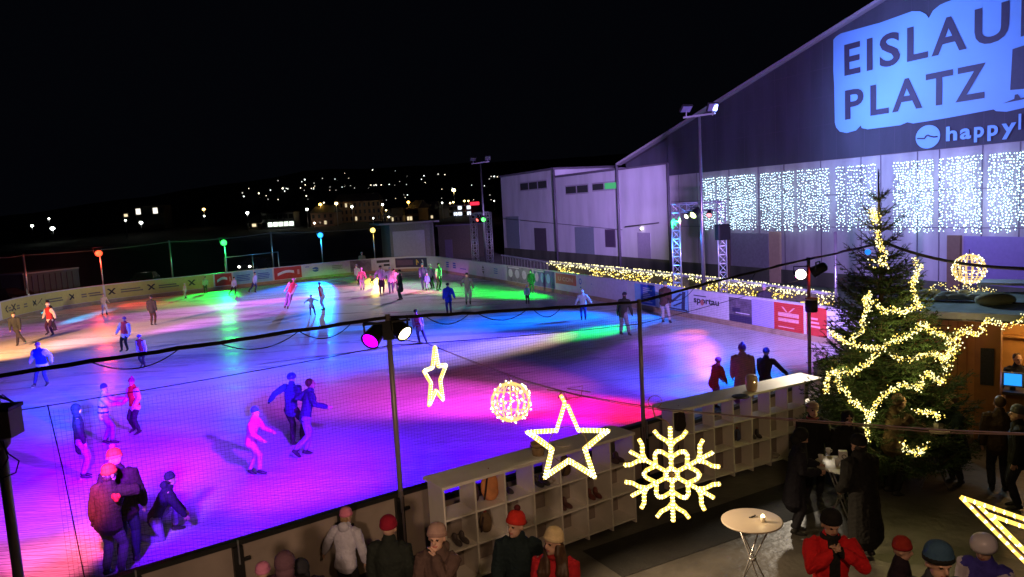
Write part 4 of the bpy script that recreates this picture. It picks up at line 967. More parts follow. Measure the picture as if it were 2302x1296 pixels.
light_ball(1148, 903, 8.4, .225, 'glowing wire light ball left of the large star'); light_ball(2179, 604, 13.5, .225, 'glowing light ball hanging from the cable near the right edge')
# big star at the right bottom corner
cB = at(2502, 1330, 3.9); sb = star(.62, .38, -.0); 
big = star(.64, .36, math.radians(-62))
figure('light_star', cB, [resize(big+[big[0]], 4), resize([(x*.90, y*.90, .04) for x, y in big+[big[0]]], 4), resize([(x*.80, y*.80, .0) for x, y in big+[big[0]]], 4)], face(cB), 'close large glowing star cut off by the bottom right corner', .0095, .034, [[(x*.95, y*.95) for x, y in big+[big[0]]]])
# wire the figures hang from
wp = [NPW[1]+Vector((.05, 0, -.3)), at(962, 772, 10.6), at(1090, 822, 9.2), at(1180, 855, 8.3), at(1290, 885, 7.4), at(1400, 905, 6.8), at(1490, 918, 6.4), at(1650, 933, 5.9), at(1900, 950, 5.4), at(2110, 966, 5.0), at(2302, 974, 4.7), at(2500, 985, 4.4)]
mb = MB(); mb.tube(wp, .005, 6); mb.tube([p+Vector((0, 0, -.012+.006*math.sin(i*2))) for i, p in enumerate(wp)], .0035, 5)
tag(mb.build('wire', mat('wire_coppery', (.2, .13, .12), .4, .4)), 'thin wire carrying the stars, ball and snowflake', 'wire')
mb = MB(); w1 = at(1262, 880, 7.5); mb.tube([w1+Vector((-.15, 0, .03)), w1+Vector((.02, 0, .0)), w1+Vector((.05, -.02, -.08)), w1+Vector((.2, 0, -.06)), w1+Vector((.22, 0, .05)), w1+Vector((.06, 0, .03)), w1+Vector((.3, 0, -.02))], .006, 5)
mb.tube([w1, cS+Vector((-.07, 0, .48))], .008, 5); tag(mb.build('hook', frame), 'tangled wire hook above the large star', 'hook')
mb = MB(); w2 = at(1478, 916, 6.4); mb.tube([w2+Vector((.03*math.cos(k*.6)*2-.02, 0, .055+.055*math.sin(k*.6))) for k in range(11)], .004, 5); mb.tube([w2+Vector((-.04, 0, .0)), w2+Vector((-.03, -.02, -.07)), cF+Vector((-.03, 0, .47)), cF+Vector((0, 0, .42))], .007, 5)
tag(mb.build('hook', frame), 'looped wire hook above the snowflake', 'hook')
mb = MB()
mb.tube([at(1148, 838, 8.9), cc] if False else [at(1140, 838, 8.6), at(1148, 858, 8.4)], .005, 4); tag(mb.build('hook', frame), 'short wire above the glowing ball', 'hook')
mb = MB(); mb.tube([at(2181, 583, 13.5), at(2180, 590, 13.5), at(2179, 560, 13.8)], .006, 4); tag(mb.build('hook', cable), 'short cord above the right light ball', 'hook')
# ------------------------------------------------------------------ hut
wood = mat('hut_wood', (.50, .25, .07), .6, var=.3, scale=2.5, bump=.3); woodd = mat('hut_post_wood', (.36, .15, .035), .55, var=.3, scale=3)
tarp = mat('snowy_roof', (.42, .52, .56), .7, var=.35, scale=3, bump=.6)
hut = empty('market_hut', (0, 0, 0), 'orange lit wooden market hut with a snowy flat roof at the right edge', 'hut')
hz = 2.62
h0 = P(2072, 715, hz); h1 = P(2330, 727, hz); h2 = P(2350, 672, hz+.12); h3 = P(2065, 668, hz+.12)
mb = MB(); vs = [h0, h1, h2, h3]; top = [v+Vector((0, 0, .16)) for v in vs]; mb.add(vs+top, [(3, 2, 1, 0), (4, 5, 6, 7), (0, 1, 5, 4), (1, 2, 6, 5), (2, 3, 7, 6), (3, 0, 4, 7)]); mb.build('roof', tarp, hut)
mb = MB(); mb.seg(h0+Vector((0, 0, .0)), h1+Vector((0, 0, .0)), .06, .03); mb.seg(h0.lerp(h3, .45)+Vector((0, 0, .175)), h1.lerp(h2, .45)+Vector((0, 0, .175)), .03, .03); 
mb.build('roof_batten', darkrail, hut)
pp = P(2218, 922); hd = (h1-h0).normalized(); hn = Vector((-hd.y, hd.x, 0))
if hn.y < 0: hn = -hn
ha = math.atan2(hd.y, hd.x)
pp = Vector((h0.x, h0.y, 0))+hd*((pp-h0).dot(hd))+hn*.45
pp = VP(2222, 800, (pp.x, pp.y), (pp.x+hd.x, pp.y+hd.y)); pp.z = 0
MB().box(pp+Vector((0, 0, 1.3)), (.46, .3, 2.6), ha).build('corner_post', woodd, hut)
MB().box(pp-hn*.18+Vector((.0, -.0, 1.62)), (.24, .02, .78), ha).build('blackboard', mat('blackboard', (.03, .03, .03), .8, var=.5, scale=30), hut)
qa = Vector((h3.x, h3.y, 0)); lw = MB(); lc = pp-hd*1.0+hn*.6; lw.box(lc+Vector((0, 0, 1.25)), (1.55, .08, 2.6), ha); lw.build('wall', wood, hut)
for k in range(9): MB().box(lc-hn*.05+hd*(-.72+.18*k)+Vector((0, 0, 1.25)), (.02, .02, 2.5), ha).build('batten', woodd, hut)
bw = pp+hn*1.9+hd*1.6; MB().box(bw+Vector((0, 0, 1.3)), (4.2, .08, 2.6), ha).build('back_wall', wood, hut)
MB().box(bw-hn*.12+Vector((0, 0, 1.95)), (3.8, .2, .05), ha).build('wall_shelf', wood, hut)
ct = pp+hd*1.5+hn*.25; MB().box(ct+Vector((0, 0, 1.05)), (2.5, .5, .06), ha).build('counter_top', mat('counter_dark', (.08, .06, .05), .4), hut); MB().box(ct+Vector((0, 0, .5)), (2.4, .08, 1.04), ha).build('counter_front', woodd, hut)
mn = P(2278, 830, 1.1); mn = VP(2278, 815, (ct.x, ct.y), (ct.x+hd.x, ct.y+hd.y)); e = empty('screen', (mn.x, mn.y, 1.08), 'bright blue screen standing on the hut counter', 'screen', rz=ha)
MB().box((0, 0, .22), (.36, .04, .3)).build('frame', mat('screen_frame', (.3, .32, .4), .4), e); MB().box((0, -.023, .22), (.31, .004, .25)).build('display', glow('blue_screen', (.02, .32, 1.), 1.3), e); MB().box((0, 0, .035), (.1, .1, .07)).build('stand', darkrail, e)
l = bpy.data.lights.new('hut_lamp', 'POINT'); l.energy = 70; l.color = (1, .58, .2); l.shadow_soft_size = .15; o = bpy.data.objects.new('hut_lamp', l); C.objects.link(o); o.location = pp+hd*1.2+hn*1.0+Vector((0, 0, 2.35))
l = bpy.data.lights.new('hut_lamp', 'POINT'); l.energy = 5; l.color = (1, .6, .25); l.shadow_soft_size = .1; o = bpy.data.objects.new('hut_lamp', l); C.objects.link(o); o.location = pp-hn*1.0-hd*.4+Vector((0, 0, 2.5))
q = pp+hd*1.2+hn*1.0+Vector((0, 0, 2.5)); tag(MB().ball((0, 0, 0), .05, 10, 8).build('ceiling_lamp', glow('hut_bulb', (1, .75, .4), 12), loc=q), 'small warm lamp under the hut roof', 'lamp')
# snow lumps, lights and white furniture on the hut roof
mb = MB(); 
for k in range(9): mb.ball(h0.lerp(h1, .04+.085*k)+(h3-h0)*R.uniform(.6, .95)+Vector((0, 0, .18)), (R.uniform(.12, .3), .12, .07), 10, 6)
tag(mb.build('snow_lumps', snow), 'lumps of snow lying on the hut roof', 'snow', kind='stuff')
q = h0.lerp(h1, .72)+(h3-h0)*.5+Vector((0, 0, .2)); tag(MB().ball((0, 0, .02), (.42, .28, .16), 16, 8).build('sandbag', mat('sack', (.4, .38, .26), .9, bump=.5), loc=q), 'pale rounded sack lying on the hut roof', 'sack')
def bulbs(path, per, spread, mats=2, rad=(.009, .015)):
    mb = MB(); pts = [Vector(p) for p in path]
    for a, b in zip(pts, pts[1:]):
        n = max(1, int((b-a).length*per))
        for i in range(n):
            t = (i+R.random())/n; p = a.lerp(b, t)+Vector((R.gauss(0, spread), R.gauss(0, spread), R.gauss(0, spread))); mb.octa(p, R.uniform(*rad), 0 if R.random() < .55 else 1)
    mb.tube(pts, .005, 4, 2); return mb
for k, (u, v, n_) in enumerate(((.1, .9, 'left'), (.33, .9, 'middle'), (.52, .9, 'right'))):
    q = h0.lerp(h1, u)+(h3-h0)*v+Vector((0, 0, .25)); mb = bulbs([q, q+hd*.25+Vector((0, 0, .12 if k != 2 else .04)), q+hd*.5], 60, .03)
    tag(mb.build('fairy_lights', [warm, warmw, wire]), 'small bunch of warm lights, %s of three on the hut roof' % n_, 'fairy lights', 'light bunches on the hut roof')
# white garden table and stools behind the hut
qt = at(2285, 655, 21.); wp_ = mat('white_plastic', (.75, .75, .78), .4)
e = empty('garden_table', (qt.x, qt.y, 0), 'tall white frame table behind the hut roof', 'table', rz=ha)
MB().box((0, 0, 3.05), (1.5, .8, .06)).build('tabletop', wp_, e)
for sx in (-.7, .7):
    for sy in (-.35, .35): MB().box((sx, sy, 1.51), (.06, .06, 3.02)).build('leg', wp_, e)
e = empty('stool', (qt.x-.05, qt.y-.6, 2.2), 'white stool standing in front of the tall white table', 'stool', rz=ha)
MB().box((0, 0, .45), (.7, .4, .05)).build('seat', wp_, e)
for sx in (-.3, 0, .3):
    for sy in (-.17, .17): MB().box((sx, sy, .21), (.05, .05, .42)).build('leg', wp_, e)
MB().box((0, 0, -1.13), (1.4, .8, 2.2)).build('plinth', concrete, e)
# ------------------------------------------------------------------ tree
tc_ = at(1990, 1000, 15.6); TC = Vector((tc_.x, tc_.y, 0)); TH = 5.8
def trad(z): return 1.74*max(0, 1-z/5.6)**.8
lean_ = at(1972, 370, 15.6)-at(1990, 1000, 15.6); 
tree = empty('christmas_tree', TC, 'tall decorated fir tree on the terrace left of the hut', 'tree')
bark = mat('fir_bark', (.09, .06, .04), .9); nee = mat('fir_needles', (.045, .085, .03), .7, var=.45, scale=3, spec=.3)
apx = at(1974, 372, 15.6)-TC; ax = Vector((apx.x, apx.y, 0))
def axis(z): return ax*(z/TH)
MB().tube([axis(z)+Vector((0, 0, z)) for z in (0, .8, 1.6, 2.6, 3.6, 4.6, 5.4, TH)], [.085, .078, .07, .055, .042, .03, .018, .006], 8).build('trunk', bark, tree)
mbn = MB(); mbb = MB()
def needles(a, b, ln, dens):
    d = (b-a); L_ = d.length; t = d/L_; n = max(2, int(L_*dens)); s0 = t.orthogonal().normalized(); s1 = t.cross(s0)
    for i in range(n):
        p = a+d*((i+R.random())/n); an = R.uniform(0, 2*PI); s = s0*math.cos(an)+s1*math.sin(an); s.z = s.z+.25
        tip = p+(s*.85+t*.75).normalized()*ln*R.uniform(.7, 1.2); w = t.cross(s).normalized()*(.0085 if p.z < 4 else .0065)
        mbn.add([p-w, p+w, tip], [(0, 1, 2)])
z = .5; wh_ = 0
while z < 5.35:
    r = trad(z); nb = max(5, int(8+r*7)); 
    for k in range(nb):
        an = 2*PI*(k+R.random()*.6)/nb+wh_*.7; L_ = r*R.uniform(.6, 1.06)*(1.1 if R.random() < .15 else 1); up = .12+.55*(z/5.5)**1.5+R.uniform(-.08, .1)
        a = axis(z)+Vector((0, 0, z+R.uniform(-.05, .05))); dr = Vector((math.cos(an), math.sin(an), 0))
        pts = [a+dr*L_*t+Vector((0, 0, L_*(up*t-.22*math.sin(t*PI*.9)*(1-z/6)+.18*t*t*t))) for t in (0, .35, .7, 1)]
        mbb.tube(pts, [.016*(.5+r/2), .011, .007, .003], 4)
        sd = Vector((-dr.y, dr.x, 0))
        for a_, b_ in zip(pts, pts[1:]): needles(a_, b_, .06+.014*r, 60)
        nt_ = max(2, int(L_*8.5))
        for i in range(nt_):
            t = .22+.76*i/nt_; j = min(2, int(t*3)); base = pts[j].lerp(pts[j+1], t*3-j) if t*3-j <= 1 else pts[3]
            for s in (-1, 1):
                tl = L_*(.45*(1-t)+.14)*R.uniform(.6, 1.25); dv = (dr*.75+sd*s*.8+Vector((0, 0, R.uniform(-.12, .25)))).normalized(); tip = base+dv*tl
                mbb.tube([base, tip], [.005, .002], 3, cap=False); needles(base, tip, .06, 62)
                if tl > .3:
                    mid = base.lerp(tip, .55)
                    for s2 in (-1, 1): needles(mid, mid+(dv+sd*s2*.7+Vector((0, 0, .1))).normalized()*tl*.45, .055, 55)
    z += .17+.05*R.random()+(.08 if z > 4 else 0); wh_ += 1
mbb.build('branches', bark, tree); 
for k in range(14): needles(axis(5.0)+Vector((0, 0, 5.0+k*.055)), axis(5.1)+Vector((0, 0, 5.06+k*.055)), .05, 120)
mbn.build('crown', nee, tree)
stand_ = MB(); stand_.box((0, 0, .1), (.9, .12, .2), .4); stand_.box((0, 0, .1), (.12, .9, .2), .4); stand_.build('stand', bark, tree)
def on_tree(px, py, k=1.0):
    "front surface of the crown where the sight line meets it"
    r_ = ray(px, py); best = None
    for i in range(400):
        t = (12.2+4*i/400)/math.hypot(r_.x, r_.y); p = Vector((r_.x*t, r_.y*t, H+r_.z*t)); c = TC+axis(p.z)
        dd = math.hypot(p.x-c.x, p.y-c.y)-trad(max(0, p.z))*k*.93
        if best is None or dd < best[0]: best = (dd, p)
        if dd <= 0: return p
    return best[1]
G = [[(2058, 580), (2065, 600), (2055, 640), (2056, 668), (2062, 690), (2035, 701), (2000, 704), (1980, 692), (1974, 680)],
     [(1962, 672), (1950, 660), (1945, 675), (1949, 700), (1939, 724), (1926, 750), (1914, 763)],
     [(1866, 738), (1888, 757), (1914, 773), (1956, 782), (1980, 781), (2008, 764), (2043, 752), (2071, 728), (2092, 738), (2119, 757), (2133, 770)],
     [(1972, 794), (1956, 811), (1932, 832), (1897, 840), (1872, 832), (1862, 850), (1858, 884)],
     [(1874, 832), (1884, 862), (1914, 898), (1938, 918), (1956, 931)],
     [(1998, 794), (2036, 804), (2078, 797), (2112, 800), (2133, 801)],
     [(2126, 830), (2124, 812), (2141, 780), (2147, 762), (2160, 748), (2172, 740)],
     [(1956, 931), (1965, 915), (1985, 890), (2005, 872), (2025, 863), (2055, 866), (2071, 860), (2088, 842), (2100, 846), (2112, 858), (2123, 849)],
     [(1956, 931), (1945, 945), (1951, 968), (1948, 991)],
     [(2026, 998), (2036, 1010), (2052, 1012), (2066, 1014), (2082, 1006), (2088, 1000)], [(2061, 926), (2087, 926), (2100, 932), (2116, 934)],
     [(1958, 468), (1968, 474), (1960, 484), (1970, 492), (1963, 500), (1972, 486)], [(1948, 588), (1962, 592), (1970, 604)], [(1970, 520), (1974, 545), (1984, 562), (1982, 585), (1994, 600)]]
gn = ['garland hanging down the right side of the upper tree and looping left', 'garland dropping left below the tree top', 'long wavy garland across the middle of the tree', 'garland sweeping down to the left tip of the tree', 'garland falling from the left tip towards the crowd', 'straight garland low across the middle right', 'thick bunch of garland joining the tree and the hut', 'garland low across the tree behind the brown jacketed man', 'garland hanging straight down at the tree foot', 'small loop of garland near the ground behind the table', 'short garland piece behind the reaching hands', 'bright ball of lights bunched at the tree tip', 'short bunch of lights left of the upper trunk', 'sparse lights scattered below the tree tip']
glights = []
for k, g in enumerate(G):
    pts = [on_tree(x, y) for x, y in g]
    pts = [p_+Vector((R.gauss(0, .022), R.gauss(0, .022), R.gauss(0, .03))) for a_, b_ in zip(pts, pts[1:]) for p_ in (a_, a_.lerp(b_, .5))]+[pts[-1]]
    # bulbs follow the path with a loose double strand
    mb = bulbs(pts, 165 if k not in (6, 12) else (240 if k == 6 else 45), .03 if k != 6 else .05, rad=(.009, .017))
    tag(mb.build('garland', [warm, warmw, wire]), 'warm '+gn[k], 'garland', 'fairy light garlands on the tree')
    glights.append(pts[len(pts)//2])
hp = [at(2172, 740, 14.0), at(2190, 752, 14.2), at(2206, 745, 14.2), at(2216, 717, 14.4), at(2240, 727, 14.4), at(2262, 732, 14.5), at(2285, 726, 14.5), at(2310, 712, 14.6), at(2340, 706, 14.6)]
tag(bulbs(hp, 130, .035).build('garland', [warm, warmw, wire]), 'warm garland strung from the tree along the hut eave', 'garland')
for i, p in enumerate(glights):
    if i in (0, 2, 3, 5, 6, 7, 8, 11):
        l = bpy.data.lights.new('garland_glow', 'POINT'); l.energy = 10.; l.color = (1, .8, .25); l.shadow_soft_size = .12; o = bpy.data.objects.new('garland_glow', l); C.objects.link(o); o.location = p+(p-TC-axis(p.z)).normalized()*.06
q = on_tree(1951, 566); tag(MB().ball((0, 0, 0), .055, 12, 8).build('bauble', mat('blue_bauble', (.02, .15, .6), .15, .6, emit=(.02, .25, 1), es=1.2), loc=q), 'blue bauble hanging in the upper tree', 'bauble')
# ------------------------------------------------------------------ backdrop beyond the rink
# net fence on posts behind the left boards
def fence_net():
    m = bpy.data.materials.new('ballnet'); m.use_nodes = True; nt = m.node_tree; b = nt.nodes['Principled BSDF']; b.inputs['Base Color'].default_value = (.018, .016, .03, 1); b.inputs['Alpha'].default_value = .10; b.inputs['Roughness'].default_value = 1
    return m
fn_ = fence_net(); fp = [(-40, 575, 60), (52, 573, 66), (380, 543, 71), (608, 523, 76), (900, 508, 82)]
qs = [at(x, y, D) for x, y, D in fp]
e = empty('ball_fence', (0, 0, 0), 'tall dim ball net fence on posts behind the left boards', 'fence')
for a, b in zip(qs, qs[1:]):
    MB().add([(a.x, a.y, 0), (b.x, b.y, 0), tuple(b), tuple(a)], [(0, 1, 2, 3)]).build('mesh_panel', fn_, e)
for q in qs[1:]: MB().cyl((q.x, q.y, -.06), (q.x, q.y, q.z+.1), .08, 8).build('post', steel, e)
mb = MB()
for a, b in zip(qs, qs[1:]): mb.tube(sag(a, b, .15, 8), .025, 4)
mb.build('top_wire', steel, e)
# container, screens, sheds
def slab(name, px0, px1, pyt, D0, D1, depth, m, label, cat, zt=None, parts=None):
    a = at(px0, pyt, D0); b = at(px1, pyt, D1); zt = a.z if zt is None else zt
    e = empty(name, (a.x, a.y, -.05), label, cat, rz=math.atan2(b.y-a.y, b.x-a.x)); w = (b.xy-a.xy).length
    return e, w, zt+.05
e, w, zt = slab('container', 52, 178, 622, 67, 70, 3, None, 'dark blue grey container behind the left boards', 'container', 2.35)
cont = mat('container_blue', (.045, .045, .08), .6, var=.15); MB().box((w/2, 1.2, zt/2), (w, 2.4, zt)).build('body', cont, e); mb = MB()
for k in range(int(w/.5)): mb.box((.25+k*.5, -.025, zt/2), (.22, .05, zt-.3))
mb.build('corrugation', cont, e)
MB().box((w/2, 1.2, zt+.06), (w+.1, 2.5, .1)).build('roof', mat('container_roof', (.2, .2, .26), .6), e)
e, w, zt = slab('garage', 876, 975, 520, 78, 79, 3, None, 'grey garage with a pale lilac door behind the far corner', 'garage', 4.2)
gw = mat('garage_wall', (.22, .2, .2), .8, var=.2); MB().box((w/2, 2.5, zt/2), (w, 5, zt)).build('wall', gw, e); MB().box((w*.42, -.03, zt*.42), (w*.72, .06, zt*.82)).build('door', mat('garage_door', (.42, .38, .5), .6), e)
MB().box((w/2-.4, 2, zt+.1), (w+1.6, 6, .18)).build('roof', trim, e)
e, w, zt = slab('shed', 985, 1062, 530, 84, 82, 4, None, 'dark olive shed between the garage and the far truss', 'shed', 3.6)
sm_ = mat('shed_wall', (.09, .08, .055), .9, var=.3); MB().box((w/2, 2, zt/2), (w, 4, zt)).build('wall', sm_, e); MB().box((w/2, 2, zt+.08), (w+.4, 4.4, .14)).build('roof', seam, e); MB().box((w*.3, -.03, 1.1), (.9, .05, 2.1)).build('door', seam, e)
e = empty('goal_frame', at(505, 600, 71)*1, 'pale metal goal frame behind the green lamp', 'goal'); e.location.z = 0
mb = MB(); A_ = at(505, 582, 71)-e.location; B_ = at(625, 574, 75)-e.location; zt = 2.3
for a, b in (((A_.x, A_.y, 0), (A_.x, A_.y, zt)), ((B_.x, B_.y, 0), (B_.x, B_.y, zt)), ((A_.x, A_.y, zt), (B_.x, B_.y, zt)), ((A_.x*.5+B_.x*.5, A_.y*.5+B_.y*.5, 0), (A_.x*.5+B_.x*.5, A_.y*.5+B_.y*.5, zt))): mb.cyl(a, b, .05, 6)
mb.build('frame', steel, e)
# town buildings
def town(px0, px1, pyt, pyb, col, es, label, floors, cols, lit=(), roof='gable', wcol=(.9, .75, .45), depth=10):
    D = on_hill((px0+px1)/2, pyb)+R.uniform(-2, 2); D = max(D, 283); a = at(px0, pyb, D); b = at(px1, pyb, D*.99); w = (b.xy-a.xy).length
    zb_ = min(hillz(D), a.z)-1; zt = at((px0+px1)/2, pyt, D).z
    e = empty('town_house', (a.x, a.y, zb_), label, 'building', 'buildings of the distant town', rz=math.atan2(b.y-a.y, b.x-a.x)); h = zt-zb_
    MB().box((w/2, depth/2, h/2), (w, depth, h)).build('wall', mat('town_wall_%.2f_%.2f' % (col[0], col[2]), col, .9, var=.2, scale=.3), e)
    mb = MB()
    if roof == 'gable':
        mb.add([(-.5, -.5, h), (w+.5, -.5, h), (w+.5, depth+.5, h), (-.5, depth+.5, h), (1, depth/2, h+3), (w-1, depth/2, h+3)], [(0, 1, 5, 4), (2, 3, 4, 5), (1, 2, 5), (3, 0, 4), (3, 2, 1, 0)])
    else: mb.box((w/2, depth/2, h+.2), (w+.6, depth+.6, .4))
    mb.build('roof', mat('town_roof', (.05, .045, .04), .9), e)
    n = 0
    for j in range(floors):
        for i in range(cols):
            x = w*(i+.5)/cols; z = 1+(h-1)*(j+.5)/floors; on = n in lit; n += 1
            MB().box((x, -.06, z), (w/cols*(.8 if es > 1 else .4), .1, (h-1)/floors*.55)).build('window', glow('town_window_lit_%.2f_%.1f' % (wcol[2], es), wcol, es) if on else glassd, e)
    return D
town(556, 588, 500, 512, (.3, .22, .15), 1.2, 'small brown house left of the lit showroom', 1, 3, (1,))
town(590, 662, 478, 511, (.25, .25, .22), 2.2, 'showroom with large bright glass front', 2, 6, (1, 2, 3, 4, 5), 'flat', (.85, 1., .85))
town(700, 752, 478, 508, (.22, .13, .08), .8, 'reddish brown house below the two orange street lamps', 2, 4, (2,))
town(755, 858, 452, 498, (.34, .2, .09), .9, 'long tan apartment block lit by street lamps', 3, 10, (4, 22))
town(862, 905, 485, 500, (.35, .25, .12), .9, 'low tan building right of the apartment block', 1, 5, (2,))
town(915, 942, 468, 498, (.5, .3, .12), 1.1, 'narrow orange lit house under a street lamp', 2, 2, (0,))
town(955, 988, 470, 492, (.12, .11, .09), 1., 'dim dark house right of the orange one', 2, 3, (1,))
town(1010, 1060, 460, 486, (.35, .37, .45), 1.8, 'bright bluish white shop at the foot of the hill', 2, 5, (1, 2, 4, 7, 9), 'flat', (.8, .88, 1))
town(270, 300, 478, 500, (.06, .055, .05), 1.2, 'dark house far left with one white light', 2, 3, (4,))
town(308, 372, 462, 508, (.07, .055, .04), 1.5, 'dim house with a lit eave on the left horizon', 2, 5, (5, 8), 'gable', (1, .95, .8))
# street lamps and hillside lights
def street_lamp(px, py, pyb, col, es, r, label, group, D=None):
    D = D or max(282, on_hill(px, pyb)-R.uniform(2, 9)); q = at(px, py, D); zb_ = min(hillz(D), q.z-2.5)-.3
    e = empty('street_lamp', (q.x, q.y, zb_), label, 'street lamp', group); h = q.z-zb_
    MB().cyl((0, 0, 0), (0, 0, h), .09, 6).build('pole', steel, e); MB().ball((0, 0, h), (r, r, r*.8), 10, 6).build('lamp_head', glow('street_%.2f_%.2f_%d' % (col[1], col[2], es), col, es), e)
O_ = (1, .55, .08); W_ = (.95, 1, .85); Yl = (1, .8, .3)
SL = [(720, 459, 505, O_, 14, .85, 'deep orange street lamp left of the apartment block'), (756, 457, 505, (1, .75, .3), 14, .8, 'yellow street lamp at the left end of the apartment block'), (791, 464, 505, W_, 14, .65, 'white street lamp before the apartment block'), (860, 459, 505, W_, 12, .6, 'white street lamp at the right end of the apartment block'),
      (918, 454, 500, O_, 14, .75, 'orange street lamp above the narrow house'), (1020, 427, 490, (1, .8, .3), 15, 1.0, 'highest and largest yellow street lamp, left of the mast'), (690, 470, 508, W_, 14, .65, 'white street lamp left of the orange one'), (556, 478, 512, W_, 14, .75, 'white street lamp left of the showroom'), (458, 470, 505, (1, .6, .15), 12, .8, 'orange street lamp standing alone on the left horizon'), (459, 485, 505, W_, 10, .5, 'small white lamp below the lone orange one'),
      (118, 513, 530, (.9, 1, .9), 16, 1.0, 'bright white street lamp of the left pair'), (72, 507, 540, W_, 10, .65, 'street lamp with visible pole at the far left'), (110, 491, 520, W_, 10, .5, 'small white lamp above the left pair'), (317, 500, 520, W_, 14, .85, 'bright white lamp before the dim house'), (282, 495, 530, W_, 9, .45, 'slim white lamp left of the dim house'), (707, 501, 512, (1, .7, .5), 12, .6, 'pinkish lamp above the blue stage lamp'), (874, 487, 500, W_, 12, .45, 'white lamp low beside the tan building'),
      (839, 490, 500, W_, 12, .4, 'small white lamp above the yellow stage lamp'), (1044, 451, 480, Yl, 9, .5, 'yellow lamp left of the red sign'), (1053, 451, 480, Yl, 9, .45, 'yellow lamp nearest the red sign'), (1019, 454, 480, Yl, 9, .5, 'yellow lamp above the bright shop, right'), (1012, 456, 480, Yl, 9, .5, 'yellow lamp above the bright shop, left'), (994, 455, 488, W_, 9, .4, 'slim white lamp with pole right of the dark house'), (967, 465, 488, W_, 9, .45, 'white lamp by the dark house'),
      (902, 469, 490, W_, 9, .45, 'white lamp right of the apartment block'), (868, 472, 492, Yl, 9, .45, 'cream lamp at the foot of the apartment block'), (1111, 451, 470, W_, 8, .35, 'lone white lamp between the truss and the warehouse'), (942, 476, 494, W_, 9, .4, 'white lamp right of the narrow orange house')]
SL = [(a_, b_, c_, d_, e_, f_*.72, g_) for a_, b_, c_, d_, e_, f_, g_ in SL]
for s in SL: street_lamp(*s, 'street lamps of the distant town')
e = empty('lit_sign', at(1067, 457, 284), 'small red shop sign above the far truss', 'sign'); MB().box((0, 0, 0), (3.4, .3, 1.2)).build('panel', glow('red_sign', (1, .02, .05), 2.2), e)
HL = [(516, 436), (545, 433), (548, 441), (582, 434), (637, 421), (640, 429), (635, 423), (647, 424), (685, 403), (686, 415), (706, 411), (747, 395), (775, 389), (765, 416), (769, 420), (776, 416), (797, 422), (838, 381), (837, 382), (841, 416), (846, 416), (862, 432), (884, 389), (889, 384), (880, 392), (890, 398), (893, 404), (901, 387), (915, 396), (862, 403), (843, 403), (985, 391), (953, 395), (1000, 392), (1104, 396), (1111, 396), (1118, 397), (1100, 402), (608, 427), (625, 448), (908, 438), (916, 438), (822, 470), (742, 420), (753, 402), (700, 423), (830, 402), (875, 414), (728, 455), (785, 407), (868, 395)]
R2 = random.Random(5)
HL += [(R2.gauss(830, 120), 400+R2.random()*50) for _ in range(70)]
HL = [h for h in HL if 520 < h[0] < 1120]
for i, (px, py) in enumerate(HL):
    r_ = ray(px, py); el = r_.z/math.hypot(r_.x, r_.y); D = min(1250, (262*.075+H)/(.075-min(.057, el))-4); q = at(px, py, D); rr = D*R.choice((.0005, .0007, .0009))*(1 if i < 51 else .6)
    o = MB().ball((0, 0, 0), rr, 8, 5).build('hillside_lamp', glow('hill_lamp_%d' % (i % 3), ((1, .98, .85), (.9, 1, .95), (1, .85, .6))[i % 3], (1.2, 2.8, 4.5)[i % 3]), loc=q)
    tag(o, 'tiny light glowing on the dark hillside above the town', 'lamp', 'tiny lights on the dark hillside')
# parked cars with lights
def car(px, py, D, yaw, label, lights=((-.62, 1), (.62, 1)), big=1.):
    q = at(px, py, D); e = empty('parked_car', (q.x, q.y, -.05), label, 'car', rz=yaw)
    mb = MB(); pr = [(-2.1, .3), (-2.15, .75), (-1.5, .92), (-.8, 1.42), (.6, 1.45), (1.4, 1.0), (2.1, .85), (2.2, .35)]
    vs = [(-.85 if s else .85, y, z) for s in (0, 1) for y, z in pr]; n = len(pr); mb.add([(x*(.8 if z > 1.1 else 1), -y, z) for x, y, z in vs], [tuple(range(n)), tuple(range(2*n-1, n-1, -1))]+[(i, n+i, n+(i+1) % n, (i+1) % n) for i in range(n)])
    mb.build('body', mat('car_dark', (.03, .03, .035), .25), e)
    for sx in (-.8, .8):
        for sy in (-1.35, 1.35): MB().cyl((sx-.1, sy, .32), (sx+.1, sy, .32), .32, 14).build('wheel', blk, e)
    for sx, on in lights: MB().ball((sx, -2.18, .65), (.17*big, .06, .12*big), 10, 6).build('headlight', glow('headlight', (1, .98, .85), 12) if on else wht, e)
    return e
car(328, 618, 74, .25, 'dark parked car with two dazzling headlights behind the boards', big=1.3); car(30, 655, 68, .9, 'dark car at the far left edge with glaring lights', big=1.1); car(572, 575, 86, -.2, 'dark car behind the goal frame with small lights', big=.9)
